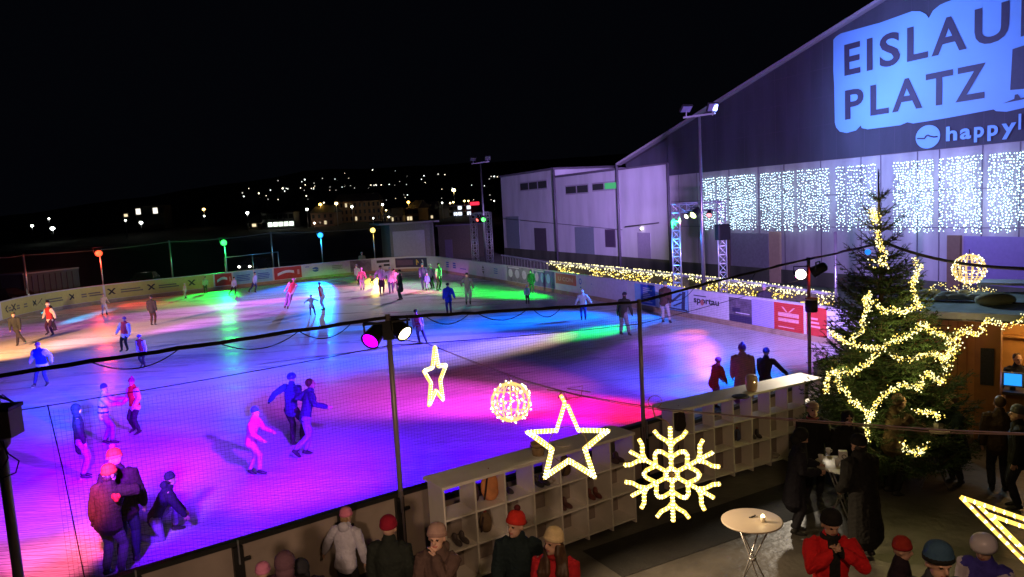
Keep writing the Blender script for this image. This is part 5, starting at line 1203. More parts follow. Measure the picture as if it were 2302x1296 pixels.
# ------------------------------------------------------------------ people
def ik(a, c, l1, l2, pole):
    v = c-a; d = v.length
    if d > (l1+l2)*.995: c = a+v*((l1+l2)*.995/d); v = c-a; d = v.length
    x = (l1*l1-l2*l2+d*d)/(2*d); y = math.sqrt(max(0, l1*l1-x*x)); t = v/d; p = Vector(pole)-t*Vector(pole).dot(t)
    p = p.normalized() if p.length > 1e-4 else t.orthogonal().normalized()
    return a+t*x+p*y, c
skinA = mat('skin_light', (.55, .33, .24), .5, var=.06, spec=.4); lipm = mat('lips', (.38, .12, .1), .4); eyem = mat('eye_dark', (.03, .02, .02), .2); hairC = {'brown': (.07, .035, .02), 'black': (.015, .012, .012), 'blond': (.32, .2, .09), 'grey': (.3, .27, .25)}
def person(label, at_=None, foot=None, h=1.75, yaw=180, jacket=(.1, .1, .1), sleeve=None, hem=None, trousers=(.03, .03, .04), shoes_=(.03, .03, .03), hat=None, hat_kind='beanie', pom=None, hair=None, long_hair=False,
           lean=0, side=0, hip=(0, 0), crouch=0., feet=None, hands=None, elbow=None, hz=.455, head=(0, 0), bulk=1.1, group=None, vox=None, skate=True, hood=False, hand_h=None, gloves=None, skirt=False, hs=1., z0=0., stripe=None, scarf=None, brim=None, legs=True, fingers=False, front=None):
    loc = P(*foot) if foot is not None else Vector(at_); loc = Vector((loc.x, loc.y, z0)); dist = math.hypot(loc.x, loc.y)
    e = empty('person', loc, label, 'person', group, rz=math.radians(yaw))
    v = vox or max(.009, min(.03, dist*.0009)); near_ = v < .016
    s = h; lean = math.radians(lean); side = math.radians(side)
    sk = .05 if skate else .03
    hipc = Vector((hip[0]*s, hip[1]*s, (.50-crouch)*s+sk*.6))
    t = Vector((math.sin(side), math.sin(lean), math.cos(lean)*math.cos(side))).normalized(); X = Vector((1, 0, 0)); X = (X-t*X.dot(t)).normalized(); Yv = t.cross(X)*-1
    if Yv.y < 0 and abs(lean) < 1.4: Yv = -Yv
    waist = hipc+t*.09*s; chest = hipc+t*.21*s; neck = hipc+t*.325*s
    hy, hp = math.radians(head[0]), math.radians(head[1])
    up = (Vector((0, 0, 1))*.65+t*.35).normalized()
    hd = (Matrix.Rotation(hy, 3, 'Z') @ Vector((0, math.cos(hp), math.sin(hp)))).normalized(); hu = (up-hd*up.dot(hd)).normalized(); hx = hd.cross(hu)
    HS = s*hs; hc = neck+(up*.085+hd*.012)*HS
    if hands is None: hands = ((-.15, .04, hz), (.15, .04, hz))
    if feet is None: feet = ((-.06, 0, 0), (.06, 0, 0))
    sh = [neck-t*.035*s+X*k*.108*s for k in (-1, 1)]; arms = []
    for i, k in enumerate((-1, 1)):
        hnd = Vector(hands[i])*s; pole = Vector(elbow[i]) if elbow else Vector((k*.5, -.8, -.3))
        el, hn = ik(sh[i], hnd, .165*s, .15*s, pole); arms.append((sh[i], el, hn))
    lg = []
    for i, k in enumerate((-1, 1)):
        ft = Vector(feet[i][:3])*s+Vector((0, 0, sk+.035*s)); kp = Vector(feet[i][3]) if len(feet[i]) > 3 else Vector((k*.08, 1, 0))
        hj = hipc+X*k*.052*s-t*.015*s; kn, an = ik(hj, ft, .235*s, .225*s, kp); lg.append((hj, kn, an))
    # body: one continuous surface
    mb = MB(); n_ = 12
    rot = Matrix((hx, hd, hu)).transposed()
    mb.ball(hc+hu*.012*HS-hd*.006*HS, (.044*HS, .052*HS, .058*HS), 16, 12, rot=rot)
    mb.ball(hc-hu*.03*HS+hd*.012*HS, (.034*HS, .036*HS, .036*HS), 14, 10, rot=rot)
    if near_:
        mb.ball(hc-hu*.008*HS+hd*.052*HS, (.0075*HS, .013*HS, .014*HS), 8, 6, rot=rot)
        mb.ball(hc+hu*.012*HS+hd*.042*HS, (.03*HS, .009*HS, .006*HS), 10, 6, rot=rot)
        mb.ball(hc-hu*.032*HS+hd*.044*HS, (.014*HS, .007*HS, .007*HS), 8, 6, rot=rot); mb.ball(hc-hu*.052*HS+hd*.034*HS, (.014*HS, .012*HS, .01*HS), 8, 6, rot=rot)
        for k in (-1, 1): mb.ball(hc+hx*k*.046*HS-hu*.004*HS-hd*.004*HS, (.006*HS, .012*HS, .017*HS), 8, 6, rot=rot)
    loft(mb, [neck-t*.05*s, neck, hc-hu*.03*HS], [.034*s, .031*s, .030*HS], X, 10)
    loft(mb, [hipc-t*.03*s, waist, chest, neck-t*.03*s], [(.075*s, .05*s), (.068*s, .048*s), (.085*s, .055*s), (.07*s, .04*s)], X, 12)
    for i, (a, b, c) in enumerate(arms):
        loft(mb, [a, b, c], [.03*s, .024*s, .017*s], X, 8)
        d = (c-b).normalized(); 
        kx = (-1, 1)[i]; sd = X*(-kx) if abs(d.dot(X)) < .8 else Vector((0, 0, 1)); sd = (sd-d*sd.dot(d)).normalized(); nn = d.cross(sd)*kx
        g = 1.15 if gloves else 1.
        if near_ or fingers:
            mb.ball(c+d*.028*s, (.022*s*g, .012*s*g, .028*s), 10, 7, rot=Matrix((nn, sd, d)).transposed())
            for q in range(4):
                o = (q-1.5)*.0105*s; L_ = (.036, .043, .040, .031)[q]*s; p0 = c+d*.045*s+nn*o; p1 = p0+d*L_*.5+sd*.004*s; p2 = p1+(d*.6+sd*.8).normalized()*L_*.5
                mb.tube([p0, p1, p2], [.0062*s*g, .0057*s*g, .0048*s*g], 7)
            p0 = c+d*.018*s-nn*.017*s; mb.tube([p0, p0+d*.018*s-nn*.016*s+sd*.006*s, p0+d*.036*s-nn*.018*s+sd*.014*s], [.007*s*g, .0065*s*g, .0055*s*g], 7)
        else: mb.ball(c+d*.035*s, (.018*s*g, .016*s*g, .034*s), 8, 6, rot=Matrix((nn, sd, d)).transposed())
    for a, b, c in lg: loft(mb, [a, b, c], [.045*s, .03*s, .02*s], X, 8)
    eyes = [hc+hx*k*.018*HS+hu*.004*HS+hd*.046*HS for k in (-1, 1)]; mouth = hc-hu*.032*HS+hd*.048*HS; hands_ = [a[2] for a in arms]
    def cl(c):
        if near_:
            for q in eyes:
                if (c-q).length < .0095*HS: return 1
            w = c-mouth
            if abs(w.dot(hu)) < .005*HS and abs(w.dot(hx)) < .014*HS and (w.dot(hd)) > -.012*HS: return 2
        if gloves:
            for q in hands_:
                if (c-q).length < .095*s: return 3
        return 0
    remesh(mb, 'body', [skinA, eyem, lipm, cloth(*gloves) if gloves else skinA], e, min(v, .0085) if near_ else v, 1, cl)
    # jacket
    B = bulk; mb = MB(); hm = hem if hem is not None else .44; drop = (.50-hm)*s
    low = hipc-Vector((0, 0, 1))*drop*.6-t*drop*.4
    pr = [(low, (.094*B*s*(1.12 if drop > .15*s else 1), .066*B*s*(1.2 if drop > .15*s else 1))), (hipc, (.088*B*s, .066*B*s)), (waist, (.08*B*s, .06*B*s)), (chest, (.098*B*s, .066*B*s)), (neck-t*.035*s, (.085*B*s, .05*B*s)), (neck+t*.004*s, (.045*B*s, .043*B*s))]
    loft(mb, [p for p, _ in pr], [r for _, r in pr], X, 16)
    for i, (a, b, c) in enumerate(arms):
        a2_ = a-X*(-1, 1)[i]*.02*s; loft(mb, [a2_, a, a.lerp(b, .5), b, b.lerp(c, .55), c], [.04*B*s, .043*B*s, .041*B*s, .036*B*s, .034*B*s, .026*B*s], X, 10)
    loft(mb, [neck-t*.01*s, neck+t*.025*s], [(.046*s*B, .044*s*B), (.04*s*B, .04*s*B)], X, 12)
    if hood: mb.ball(neck-Yv*.05*s+t*.01*s, (.06*s, .045*s, .05*s), 12, 8)
    def cj(c):
        if front and abs((c-chest).dot(X)) < .034*s and (c-chest).dot(Yv) > .02*s and (c-hipc).dot(t) > -.5*s: return 2
        if sleeve:
            da = min(min((c-a.lerp(b, k/4)).length for k in range(1, 5)) for a, b in [(x[0], x[1]) for x in arms]+[(x[1], x[2]) for x in arms])
            dt = min((c-q).length for q in (chest, waist, hipc, chest.lerp(waist, .5)))
            if da < .056*s*B and da < dt*.75: return 1
            if (c-hipc).dot(t) < -.005*s: return 1
        if stripe:
            k = (c-hipc).dot(t)/s
            if (.02 < k < .05) or (.11 < k < .14): return 2
        return 0
    remesh(mb, 'jacket', [cloth(*jacket), cloth(*(sleeve or jacket)), cloth(*(stripe or front or jacket))], e, v*.9, 4 if not near_ else 6, cj if (sleeve or stripe or front) else None, wrinkle=.012*s/1.75 if near_ else .012)
    if skirt:
        mb = MB(); q = hipc-Vector((0, 0, .2*s)); loft(mb, [hipc, hipc.lerp(q, .5), q], [(.085*s, .065*s), (.11*s, .09*s), (.13*s, .11*s)], X, 14); remesh(mb, 'skirt', [cloth(*trousers)], e, v, 2)
    if legs:
        mb = MB(); tb = 1.08
        loft(mb, [hipc+t*.03*s, hipc-t*.035*s], [(.084*s, .062*s), (.08*s, .06*s)], X, 12)
        for a, b, c in lg: loft(mb, [a, a.lerp(b, .5), b, b.lerp(c, .5), c+Vector((0, 0, .02*s))], [.056*s*tb, .05*s*tb, .041*s*tb, .038*s*tb, .034*s*tb], X, 10)
        remesh(mb, 'trousers', [cloth(*trousers)], e, v, 3, None, wrinkle=.008)
    if legs:
        for i, (a, b, c) in enumerate(lg):
            ang = math.radians(feet[i][4]) if len(feet[i]) > 4 else 0.; sh_v = (c-b).normalized(); fwd = Vector((-math.sin(ang), math.cos(ang), 0)); fwd = (fwd-sh_v*fwd.dot(sh_v)).normalized(); dn = sh_v
            mb = MB(); o = c+dn*.01*s; loft(mb, [c-dn*.05*s, c, o+dn*.02*s], [.03*s, .03*s, .028*s], X, 10); loft(mb, [o+dn*.02*s-fwd*.02*s, o+dn*.024*s+fwd*.05*s, o+dn*.028*s+fwd*.095*s], [.024*s, .024*s, .018*s], X, 10)
            m_ = mat('boot_%.2f' % shoes_[0], shoes_, .4); o_ = mb.build('skate' if skate else 'shoe', m_, e)
            if skate: MB().box(o+dn*(.045*s+.018)+fwd*.038*s, (.004, .15*s, .036), rot=Matrix((fwd.cross(-dn), fwd, -dn)).transposed()).build('blade', steel, o_)
    # head wear and hair
    if hat_kind == 'none' or hat is None:
        hcol = hairC.get(hair or 'brown', hair)
        mb = MB(); mb.ball(hc+hu*.02*HS-hd*.012*HS, (.05*HS, .056*HS, .058*HS), 14, 10, rot=rot)
        if long_hair: mb.ball(hc-hu*.05*HS-hd*.03*HS, (.048*HS, .03*HS, .08*HS), 12, 8, rot=rot)
        def clip(c): return 0
        # keep the face free: hair made of a shell behind the face plane
        o_ = remesh(mb, 'hair', [mat('hair_%s' % (hair or 'brown'), hcol, .5, var=.3, scale=30)], e, v, 2); o_.location = (-hd*.011*HS+hu*.004*HS)
    elif hat_kind == 'beanie':
        q = rot @ Matrix.Rotation(.18, 3, 'X'); c0 = hc+hu*.016*HS-hd*.004*HS; prf = [(.052, 0), (.056, .004), (.056, .018), (.053, .022), (.052, .035), (.046, .052), (.033, .066), (.016, .073), (.001, .075)]
        o_ = MB().lathe([(a*HS, b*HS) for a, b in prf], c0, 44 if near_ else 16, rot=q, rib=.035 if near_ else 0).build('hat', cloth(*hat), e)
        if brim: 
            o2 = MB().lathe([(a*HS, b*HS) for a, b in ((.0565, -.002), (.059, .0), (.059, .016), (.0565, .018))], c0, 20, rot=q).build('brim', cloth(*brim), o_)
        if pom: MB().ball(c0+q @ Vector((0, 0, .084*HS)), .02*HS, 10, 7).build('pompom', cloth(*pom), o_)
        if hair: 
            mb = MB(); mb.ball(hc-hu*.012*HS-hd*.022*HS, (.047*HS, .036*HS, .04*HS), 12, 8, rot=rot)
            if long_hair:
                for k in (-1, 1): [mb.tube([hc+hx*k*(.036+.006*j)*HS-hd*.008*j*HS, hc+hx*k*.046*HS-hu*.05*HS+hd*(.012-.02*j)*HS, neck+X*k*(.04+.016*j)*s-t*.02*s+Yv*(.05-.01*j)*s, neck+X*k*(.035+.025*j)*s-t*.08*s+Yv*.072*s, neck+X*k*(.045+.02*j)*s-t*(.13+.02*j)*s+Yv*.075*s], [.016*HS, .02*HS, .02*HS, .018*HS, .006*HS], 8) for j in (0, 1, 2)]
            remesh(mb, 'hair', [mat('hair_%s' % hair, hairC[hair], .5, var=.3, scale=30)], e, v, 2)
    elif hat_kind == 'helmet':
        q = rot @ Matrix.Rotation(.12, 3, 'X'); c0 = hc+hu*.008*HS-hd*.004*HS; prf = [(.05, -.006), (.062, -.004), (.064, .015), (.061, .035), (.05, .055), (.03, .067), (.001, .071)]
        MB().lathe([(a*HS, b*HS) for a, b in prf], c0, 20, rot=q).build('helmet', mat('helmet_%.2f_%.2f' % (hat[0], hat[2]), hat, .3, var=.05), e)
    elif hat_kind == 'hood':
        mb = MB(); mb.ball(hc+hu*.012*HS-hd*.016*HS, (.058*HS, .062*HS, .066*HS), 14, 10, rot=rot); mb.ball(hc-hu*.04*HS-hd*.022*HS, (.058*HS, .05*HS, .05*HS), 12, 8, rot=rot)
        remesh(mb, 'hood', [cloth(*hat)], e, v, 2)
    elif hat_kind == 'cap':
        q = rot; c0 = hc+hu*.022*HS; o_ = MB().lathe([(a*HS, b*HS) for a, b in ((.05, 0), (.053, .01), (.05, .03), (.036, .046), (.001, .05))], c0, 18, rot=q).build('cap', cloth(*hat), e)
        MB().ball(c0+hd*.055*HS+hu*.002*HS, (.036*HS, .034*HS, .005*HS), 14, 6, rot=rot).build('peak', cloth(*hat), o_)
    if scarf: 
        mb = MB(); mb.tube([neck+t*.012*s+(X*math.cos(k*PI/6)+Yv*math.sin(k*PI/6))*.046*s for k in range(12)], .017*s, 8, closed=True); mb.build('scarf', cloth(*scarf), e)
    return e, dict(hc=hc, hd=hd, hu=hu, hx=hx, arms=arms, neck=neck, chest=chest, t=t, X=X, Y=Yv, hip=hipc, s=s)
GI = 'skaters on the ice'
def sk_(label, foot, top, **k):
    "height of the figure from the two picture points; lean and crouch shorten it"
    p = P(*foot); D = math.hypot(p.x, p.y); zt = at(top[0], top[1], D).z
    h = k.pop('h', None) or max(1.05, min(1.9, zt+k.pop('dh', 0.)+.0)); k.pop('dh', None)
    return person(label, foot=foot, h=h, group=GI, **k)
stride = dict(feet=((-.05, .0, 0), (.16, -.20, .05)), lean=18)
BLK = (.025, .025, .03); LAVc = (.5, .5, .62); REDc = (.5, .04, .04)
sk_('skater in dark jacket bending forward, one leg trailing, at the far left boards', (42, 776), (38, 698), yaw=200, jacket=(.03, .04, .04), hat=(.05, .06, .04), lean=22, feet=((.02, 0, 0), (-.22, .12, .0)), hands=((-.12, .12, .42), (.14, .1, .42)))
sk_('skater in red jersey with white sleeves and white helmet at the left boards', (116, 753), (112, 680), yaw=160, jacket=(.45, .04, .05), sleeve=(.6, .58, .6), hat=(.7, .65, .75), hat_kind='helmet', feet=((-.06, 0, 0), (.2, -.05, .03)), hands=((-.3, .02, .48), (.27, .02, .5)), trousers=(.05, .02, .06), bulk=1.2, gloves=BLK)
sk_('skater in black just behind the red jersey at the left boards', (124, 742), (121, 672), yaw=150, jacket=BLK, hat=BLK, lean=20, hands=((-.1, .2, .5), (.3, .15, .6)))
sk_('skater with beige top, light trousers and a black bag by the yellow boards', (236, 707), (237, 659), yaw=230, jacket=(.42, .36, .25), trousers=(.5, .52, .55), hat=(.3, .25, .18), lean=8, hands=((-.25, .0, .5), (.12, .14, .5)), feet=((-.09, 0, 0), (.1, -.04, 0)))
sk_('man all in black standing upright with arms down on the magenta ice', (345, 730), (343, 664), yaw=0, jacket=BLK, trousers=(.04, .02, .02), hat=BLK, hair='black', bulk=1.2)
sk_('child in lavender jersey with red chest gliding towards the camera', (284, 788), (268, 713), yaw=175, jacket=(.5, .05, .07), sleeve=LAVc, hat=(.2, .1, .3), hem=.40, bulk=1.3, feet=((-.03, -.02, 0), (.1, .05, 0)), hands=((-.2, .08, .46), (.22, .08, .5)), gloves=BLK, side=-8)
sk_('small child in red and lavender jersey partly behind the black cable', (325, 826), (318, 750), yaw=165, jacket=(.5, .05, .08), sleeve=LAVc, hat=(.15, .12, .5), hat_kind='helmet', lean=12, feet=((-.02, 0, 0), (.14, -.08, .03)), bulk=1.2)
sk_('stocky player in bright blue jersey with white sleeves at the lower left cable', (100, 866), (90, 768), yaw=180, jacket=(.01, .04, .6), sleeve=(.6, .62, .75), hat=(.3, .2, .5), lean=10, bulk=1.45, feet=((-.07, .0, 0), (.16, .08, .0)), hands=((-.24, .02, .55), (.24, .02, .55)), trousers=(.03, .04, .15))
sk_('small child in pale blue near the green spot and yellow boards', (418, 670), (417, 637), yaw=140, jacket=(.5, .55, .62), hat=(.6, .6, .65), trousers=(.35, .45, .5), hands=((-.2, .1, .5), (.18, .08, .5)))
sk_('skater in grey green top at the left end of the red advert', (463, 659), (460, 621), yaw=200, jacket=(.3, .36, .33), trousers=(.04, .06, .05), hat=BLK, lean=12, side=-8)
sk_('skater with lavender top and dark trousers before the first red advert', (527, 663), (521, 622), yaw=240, jacket=(.5, .42, .6), trousers=BLK, hat=BLK, lean=14, **{'feet': stride['feet']})
sk_('skater with lilac top and dark trousers crossing the blue light', (573, 657), (567, 611), yaw=260, jacket=(.52, .45, .65), trousers=(.04, .04, .12), hat=(.05, .05, .12), lean=14, feet=stride['feet'])
sk_('player in white and red jersey leaning back below the large red advert', (648, 693), (627, 621), yaw=200, jacket=(.6, .1, .12), sleeve=(.62, .58, .62), side=-24, hip=(-.1, 0), feet=((.0, 0, 0), (.1, .03, 0)), hat=(.55, .4, .5), hat_kind='helmet', trousers=(.25, .2, .4))
sk_('child in pale blue shirt with number 0 and arms spread wide', (702, 709), (693, 663), yaw=10, jacket=(.42, .52, .75), trousers=(.04, .05, .15), hat=(.15, .1, .12), lean=18, hands=((-.34, .05, .62), (.34, .12, .68)), feet=((-.08, 0, 0), (.14, -.02, 0)), hem=.42)
sk_('player in red and white with blue helmet beside the child in the 0 shirt', (728, 696), (722, 633), yaw=130, jacket=(.55, .06, .06), sleeve=(.55, .5, .6), hat=(.03, .05, .3), hat_kind='helmet', trousers=(.4, .35, .5), bulk=1.3, lean=14)
sk_('small child in pink on the pink light, left of the far group', (815, 651), (815, 602), yaw=190, jacket=(.6, .2, .3), trousers=(.6, .45, .55), hat=(.6, .4, .5), hands=((-.25, .1, .4), (.2, .05, .5)))
sk_('crouching child in dark clothes between the pink child and the far pair', (838, 641), (836, 608), yaw=160, jacket=(.35, .12, .12), trousers=BLK, hat=BLK, lean=40, crouch=.1)
sk_('woman in lavender top and black skirt of the far pair', (859, 659), (856, 596), yaw=200, jacket=(.6, .45, .62), trousers=BLK, hat=BLK, skirt=True, hands=((-.15, .05, .48), (.22, .0, .55)))
sk_('person in pale blue poncho holding the woman in the black skirt', (880, 658), (874, 600), yaw=190, jacket=(.5, .58, .65), trousers=(.05, .1, .2), hat=(.4, .5, .5), bulk=1.4, lean=10, hands=((-.2, .05, .5), (.3, .05, .6)), hem=.40)
sk_('tall figure in a long black coat near the far teal light', (903, 673), (902, 606), yaw=100, jacket=BLK, hem=.3, trousers=(.03, .05, .05), hat=BLK, feet=((-.1, .06, 0), (.06, 0, 0)), hands=((-.14, .1, .46), (.15, .08, .5)))
sk_('adult in dark blue bending over a child by the far NV advert', (955, 651), (957, 589), yaw=170, jacket=(.05, .06, .22), trousers=(.1, .12, .3), hat=(.2, .25, .4), lean=20)
sk_('small child in blue in front of the bending adult at the far end', (962, 652), (961, 614), yaw=180, jacket=(.08, .1, .6), trousers=(.1, .15, .4), hat=(.2, .2, .6), hat_kind='helmet')
sk_('skater in dark jacket with pale sleeves at the far corner', (987, 651), (982, 591), yaw=230, jacket=(.05, .07, .06), sleeve=(.4, .5, .48), trousers=BLK, hat=BLK, feet=((-.03, 0, 0), (.14, .04, 0)), lean=8)
sk_('child in shiny blue jersey seen from behind on the far green ice', (1010, 704), (1007, 636), yaw=10, jacket=(.04, .08, .75), hat=(.02, .04, .04), trousers=(.04, .05, .25), bulk=1.3, hands=((-.17, .06, .44), (.24, -.04, .42)), gloves=BLK, hem=.40)
sk_('slim skater in grey standing on the bright green ice', (1053, 683), (1051, 613), yaw=190, jacket=(.12, .12, .13), trousers=(.2, .25, .22), hat=BLK, hands=((-.2, .0, .45), (.18, .05, .6)), hem=.40)
sk_('adult in black at the right boards behind a small child', (1196, 657), (1191, 607), yaw=170, jacket=BLK, trousers=BLK, hat=(.08, .08, .12), hem=.36, lean=10, bulk=1.2)
sk_('small child in green and white held by the adult in black', (1186, 683), (1188, 641), yaw=190, jacket=(.1, .5, .25), sleeve=(.5, .6, .6), trousers=BLK, hat=(.4, .5, .65), hat_kind='helmet')
sk_('skater in white winter jacket on the blue ice by the right boards', (1312, 718), (1307, 653), yaw=170, jacket=(.5, .62, .6), trousers=(.02, .05, .3), hat=(.5, .55, .52), hat_kind='hood', lean=16, bulk=1.35, hands=((-.3, .1, .52), (.25, .05, .5)), hem=.42, dh=.08)
sk_('skater in dark green jacket and grey trousers gliding on the green light', (1402, 752), (1388, 663), yaw=330, jacket=(.04, .045, .03), trousers=(.25, .25, .3), hat=BLK, hair='black', lean=24, feet=((-.06, .0, 0), (.18, -.12, .0)), hands=((-.18, .1, .40), (.2, .1, .42)), dh=.12, bulk=1.15, gloves=BLK)
sk_('skater in brown jacket and light trousers before the bright blue advert', (1494, 724), (1478, 640), yaw=330, jacket=(.06, .035, .03), trousers=(.35, .33, .38), hat=(.1, .2, .1), lean=22, feet=((-.04, .0, 0), (.16, -.08, .0)), hands=((-.1, .12, .42), (.12, .12, .42)), dh=.14, bulk=1.25)
sk_('player in red and lavender plaid shirt above the warm lamp', (945, 772), (924, 696), yaw=20, jacket=(.5, .08, .15), sleeve=(.45, .35, .65), stripe=(.4, .3, .6), trousers=(.1, .08, .2), hat=BLK, feet=((-.02, 0, 0), (.16, -.06, .02)), side=-12, hem=.4)
sk_('man in navy jacket and helmet holding his friend, left of the middle pair', (662, 1000), (662, 838), yaw=-20, jacket=(.04, .03, .16), trousers=(.03, .02, .03), hat=(.06, .05, .25), hat_kind='helmet', hands=((-.32, -.02, .62), (.16, .06, .64)), lean=10, feet=((-.02, 0, 0), (.12, .02, .04)), shoes_=(.03, .06, .3), gloves=BLK)
sk_('man in navy jacket and lilac trousers with arm out, right of the middle pair', (694, 1022), (709, 848), yaw=-60, jacket=(.04, .03, .14), trousers=(.25, .2, .45), hair='brown', hands=((-.15, .1, .68), (.30, .20, .66)), lean=16, feet=((-.04, -.02, 0), (.05, -.16, .05)))
sk_('child in pink overall and blue knit hat in the violet light', (572, 1067), (600, 905), h=1.5, yaw=-90, jacket=(.6, .2, .5), trousers=(.55, .3, .6), hat=(.03, .1, .6), lean=14, hands=((-.1, .28, .6), (.12, .2, .55)), feet=((-.04, -.06, 0), (.05, .1, .02)), bulk=1.2)
sk_('child in striped lavender and blue sweater reaching to the child in red', (240, 999), (246, 861), yaw=-70, jacket=(.5, .4, .6), stripe=(.03, .04, .35), trousers=(.25, .2, .5), hat=(.04, .03, .3), hands=((-.08, .3, .72), (.14, .28, .68)), lean=8, feet=((-.06, -.02, 0), (.08, .1, .02)), bulk=1.25)
sk_('child in red jersey with white sleeves and pompom hat facing the striped child', (310, 974), (298, 850), yaw=150, jacket=(.6, .03, .04), sleeve=(.65, .55, .65), trousers=(.03, .02, .04), hat=(.3, .02, .15), pom=(.5, .05, .2), hands=((-.16, .12, .55), (.1, .15, .58)), feet=((-.04, 0, 0), (.16, -.04, .02)), bulk=1.25)
sk_('woman in dark hooded coat and grey trousers standing left of the children', (190, 1073), (182, 905), yaw=-60, jacket=(.02, .02, .03), trousers=(.25, .22, .35), hat=(.02, .02, .03), hat_kind='hood', long_hair=True, hem=.36, bulk=1.05, hands=((-.12, .06, .42), (.12, .06, .42)))
sk_('skater in white top and dark trousers behind the pink child at the far boards', (806, 640), (804, 594), yaw=150, jacket=(.5, .5, .55), trousers=BLK, hat=(.3, .2, .3), lean=10, feet=stride['feet'])
sk_('skater with arms raised for balance left of the black coat, far end', (889, 655), (890, 604), yaw=210, jacket=(.3, .35, .5), trousers=(.05, .05, .1), hat=BLK, hands=((-.28, .1, .72), (.3, .05, .75)), feet=((-.07, .05, 0), (.09, -.08, .02)))
sk_('skater in mottled jacket squeezed between the blue child and the corner', (973, 648), (972, 592), yaw=140, jacket=(.2, .22, .3), trousers=BLK, hat=(.4, .4, .45), hat_kind='helmet', lean=14)
# the embracing couple, the kneeling man, the three behind the locker: nearer, more detail
BR = (.038, .024, .012)
pc = P(228, 1042, 1.84); pd = P(262, 1007, 1.94)
person('person in brown jacket and knit hat, left one of the embracing couple', at_=(pc.x, pc.y), hs=1.15, h=1.76, yaw=-10, jacket=BR, trousers=(.12, .10, .10), hat=(.5, .12, .01), brim=(.42, .1, .01), hands=((-.20, .03, .44), (.20, .13, .78)), elbow=((-.8, -.5, 0), (.9, -.3, .1)), side=6, lean=3, bulk=1.38, vox=.01, gloves=(.03, .02, .02), head=(-20, -5), feet=((-.07, 0, 0), (.08, 0, 0)), hair='brown')
person('taller person in dark brown jacket and orange hat, right of the embracing couple', at_=(pd.x, pd.y), hs=1.15, h=1.86, yaw=8, jacket=(.024, .015, .008), trousers=(.02, .02, .04), hat=(.52, .11, .01), brim=(.6, .16, .03), pom=(.6, .05, .04), hands=((-.15, .10, .60), (.17, .05, .45)), elbow=((-.1, -.9, -.3), (.8, -.5, 0)), side=-5, lean=6, bulk=1.36, vox=.01, head=(55, -18), scarf=(.02, .02, .02))
mb = MB(); qm = P(262, 1118, 0); gm_ = at(261, 1118, math.hypot(pc.x, pc.y)-.3); 
pts2 = []
e = empty('mitten', gm_, 'red heart shaped mitten on the back of the left partner', 'mitten'); mb.ball((-.03, 0, .02), (.045, .03, .05), 12, 8); mb.ball((.03, 0, .02), (.045, .03, .05), 12, 8); mb.ball((0, 0, -.02), (.045, .03, .055), 12, 8); remesh(mb, 'cuff', [mat('mitten_red', (.8, .04, .02), .7)], e, .008, 2)
kp = P(365, 1205); person('person in dark jacket kneeling on the ice to fix a skate, right of the couple', at_=(kp.x, kp.y), h=1.65, yaw=-60, jacket=(.03, .02, .05), trousers=(.2, .14, .3), hat=(.03, .03, .05), lean=30, crouch=.28, hip=(0, -.05), feet=((-.07, .14, 0), (.08, -.22, .0)), hands=((-.06, .26, .18), (.1, .24, .2)), vox=.012, hood=True, hair='black')
p1 = P(1606, 915); p2 = P(1672, 925); p3 = P(1722, 915)
person('child in red coat over violet trousers behind the second locker', at_=(p1.x, p1.y), h=1.32, yaw=-70, jacket=(.85, .10, .12), trousers=(.7, .15, .6), hat=(.55, .08, .3), hat_kind='helmet', hands=((-.05, .24, .5), (.1, .22, .5)), lean=18, hem=.42, bulk=1.3, vox=.013)
person('woman in long mauve coat, pointed knit hat and shoulder strap behind the second locker', at_=(p2.x, p2.y), h=1.72, yaw=-8, jacket=(.7, .32, .42), trousers=(.1, .05, .1), hat=(.3, .1, .5), pom=(.3, .1, .5), hem=.16, bulk=1.38, hands=((-.13, .12, .5), (.16, .1, .5)), vox=.013, lean=4)
person('boy in dark jacket stretching an arm to the right behind the second locker', at_=(p3.x, p3.y), h=1.52, yaw=-35, jacket=(.05, .03, .06), trousers=(.02, .02, .03), hat=(.1, .05, .3), hands=((-.1, .1, .5), (.38, .12, .52)), lean=10, vox=.013)
pbh = at(1718, 640, 31.5); person('spectator with pale pompom hat standing behind the right boards at the fairy lights', at_=(pbh.x, pbh.y), h=1.78, yaw=150, jacket=(.04, .035, .05), hat=(.3, .3, .45), pom=(.5, .5, .6), skate=False)
pbh = at(815, 590, 71); person('spectator in mottled jacket behind the far boards', at_=(pbh.x, pbh.y), h=1.95, yaw=180, jacket=(.25, .25, .2), hat=(.4, .4, .35), skate=False)
# ---- the crowd on the terrace
GT = 'visitors on the terrace'
def tp(label, top, h, yaw, **k):
    z_ = k.get('z0', 0.); k.setdefault('hs', 1.12); q = P(top[0], top[1], h+z_); k.setdefault('vox', .0095); k.setdefault('skate', False)
    return person(label, at_=(q.x, q.y), h=h, yaw=yaw, group=GT, **k)
tp('child in pale lilac jacket and pink hat leaning on the barrier', (768, 1152), 1.42, -15, z0=0., jacket=(.6, .58, .68), trousers=(.02, .02, .02), hat=(.75, .22, .35), hair='blond', hood=True, bulk=1.25, hands=((-.30, .1, .5), (.2, .06, .42)), head=(-25, -10), lean=10, elbow=((-1, -.2, 0), (.8, -.6, 0)))
tp('person with maroon hat and black jacket seen from behind at the barrier', (868, 1172), 1.74, -8, jacket=(.02, .025, .02), hat=(.28, .01, .03), trousers=(.02, .02, .03), bulk=1.3, lean=6)
e, d = tp('woman in striped beanie holding a hand to her mouth', (982, 1184), 1.68, 168, z0=.45, jacket=(.09, .055, .045), hat=(.36, .23, .19), brim=(.28, .17, .14), hair='brown', hood=True, bulk=1.2, hands=((-.005, .085, .835), (.15, .05, .46)), elbow=((-.3, .6, -1), (.8, -.6, 0)), head=(0, 2), fingers=True)
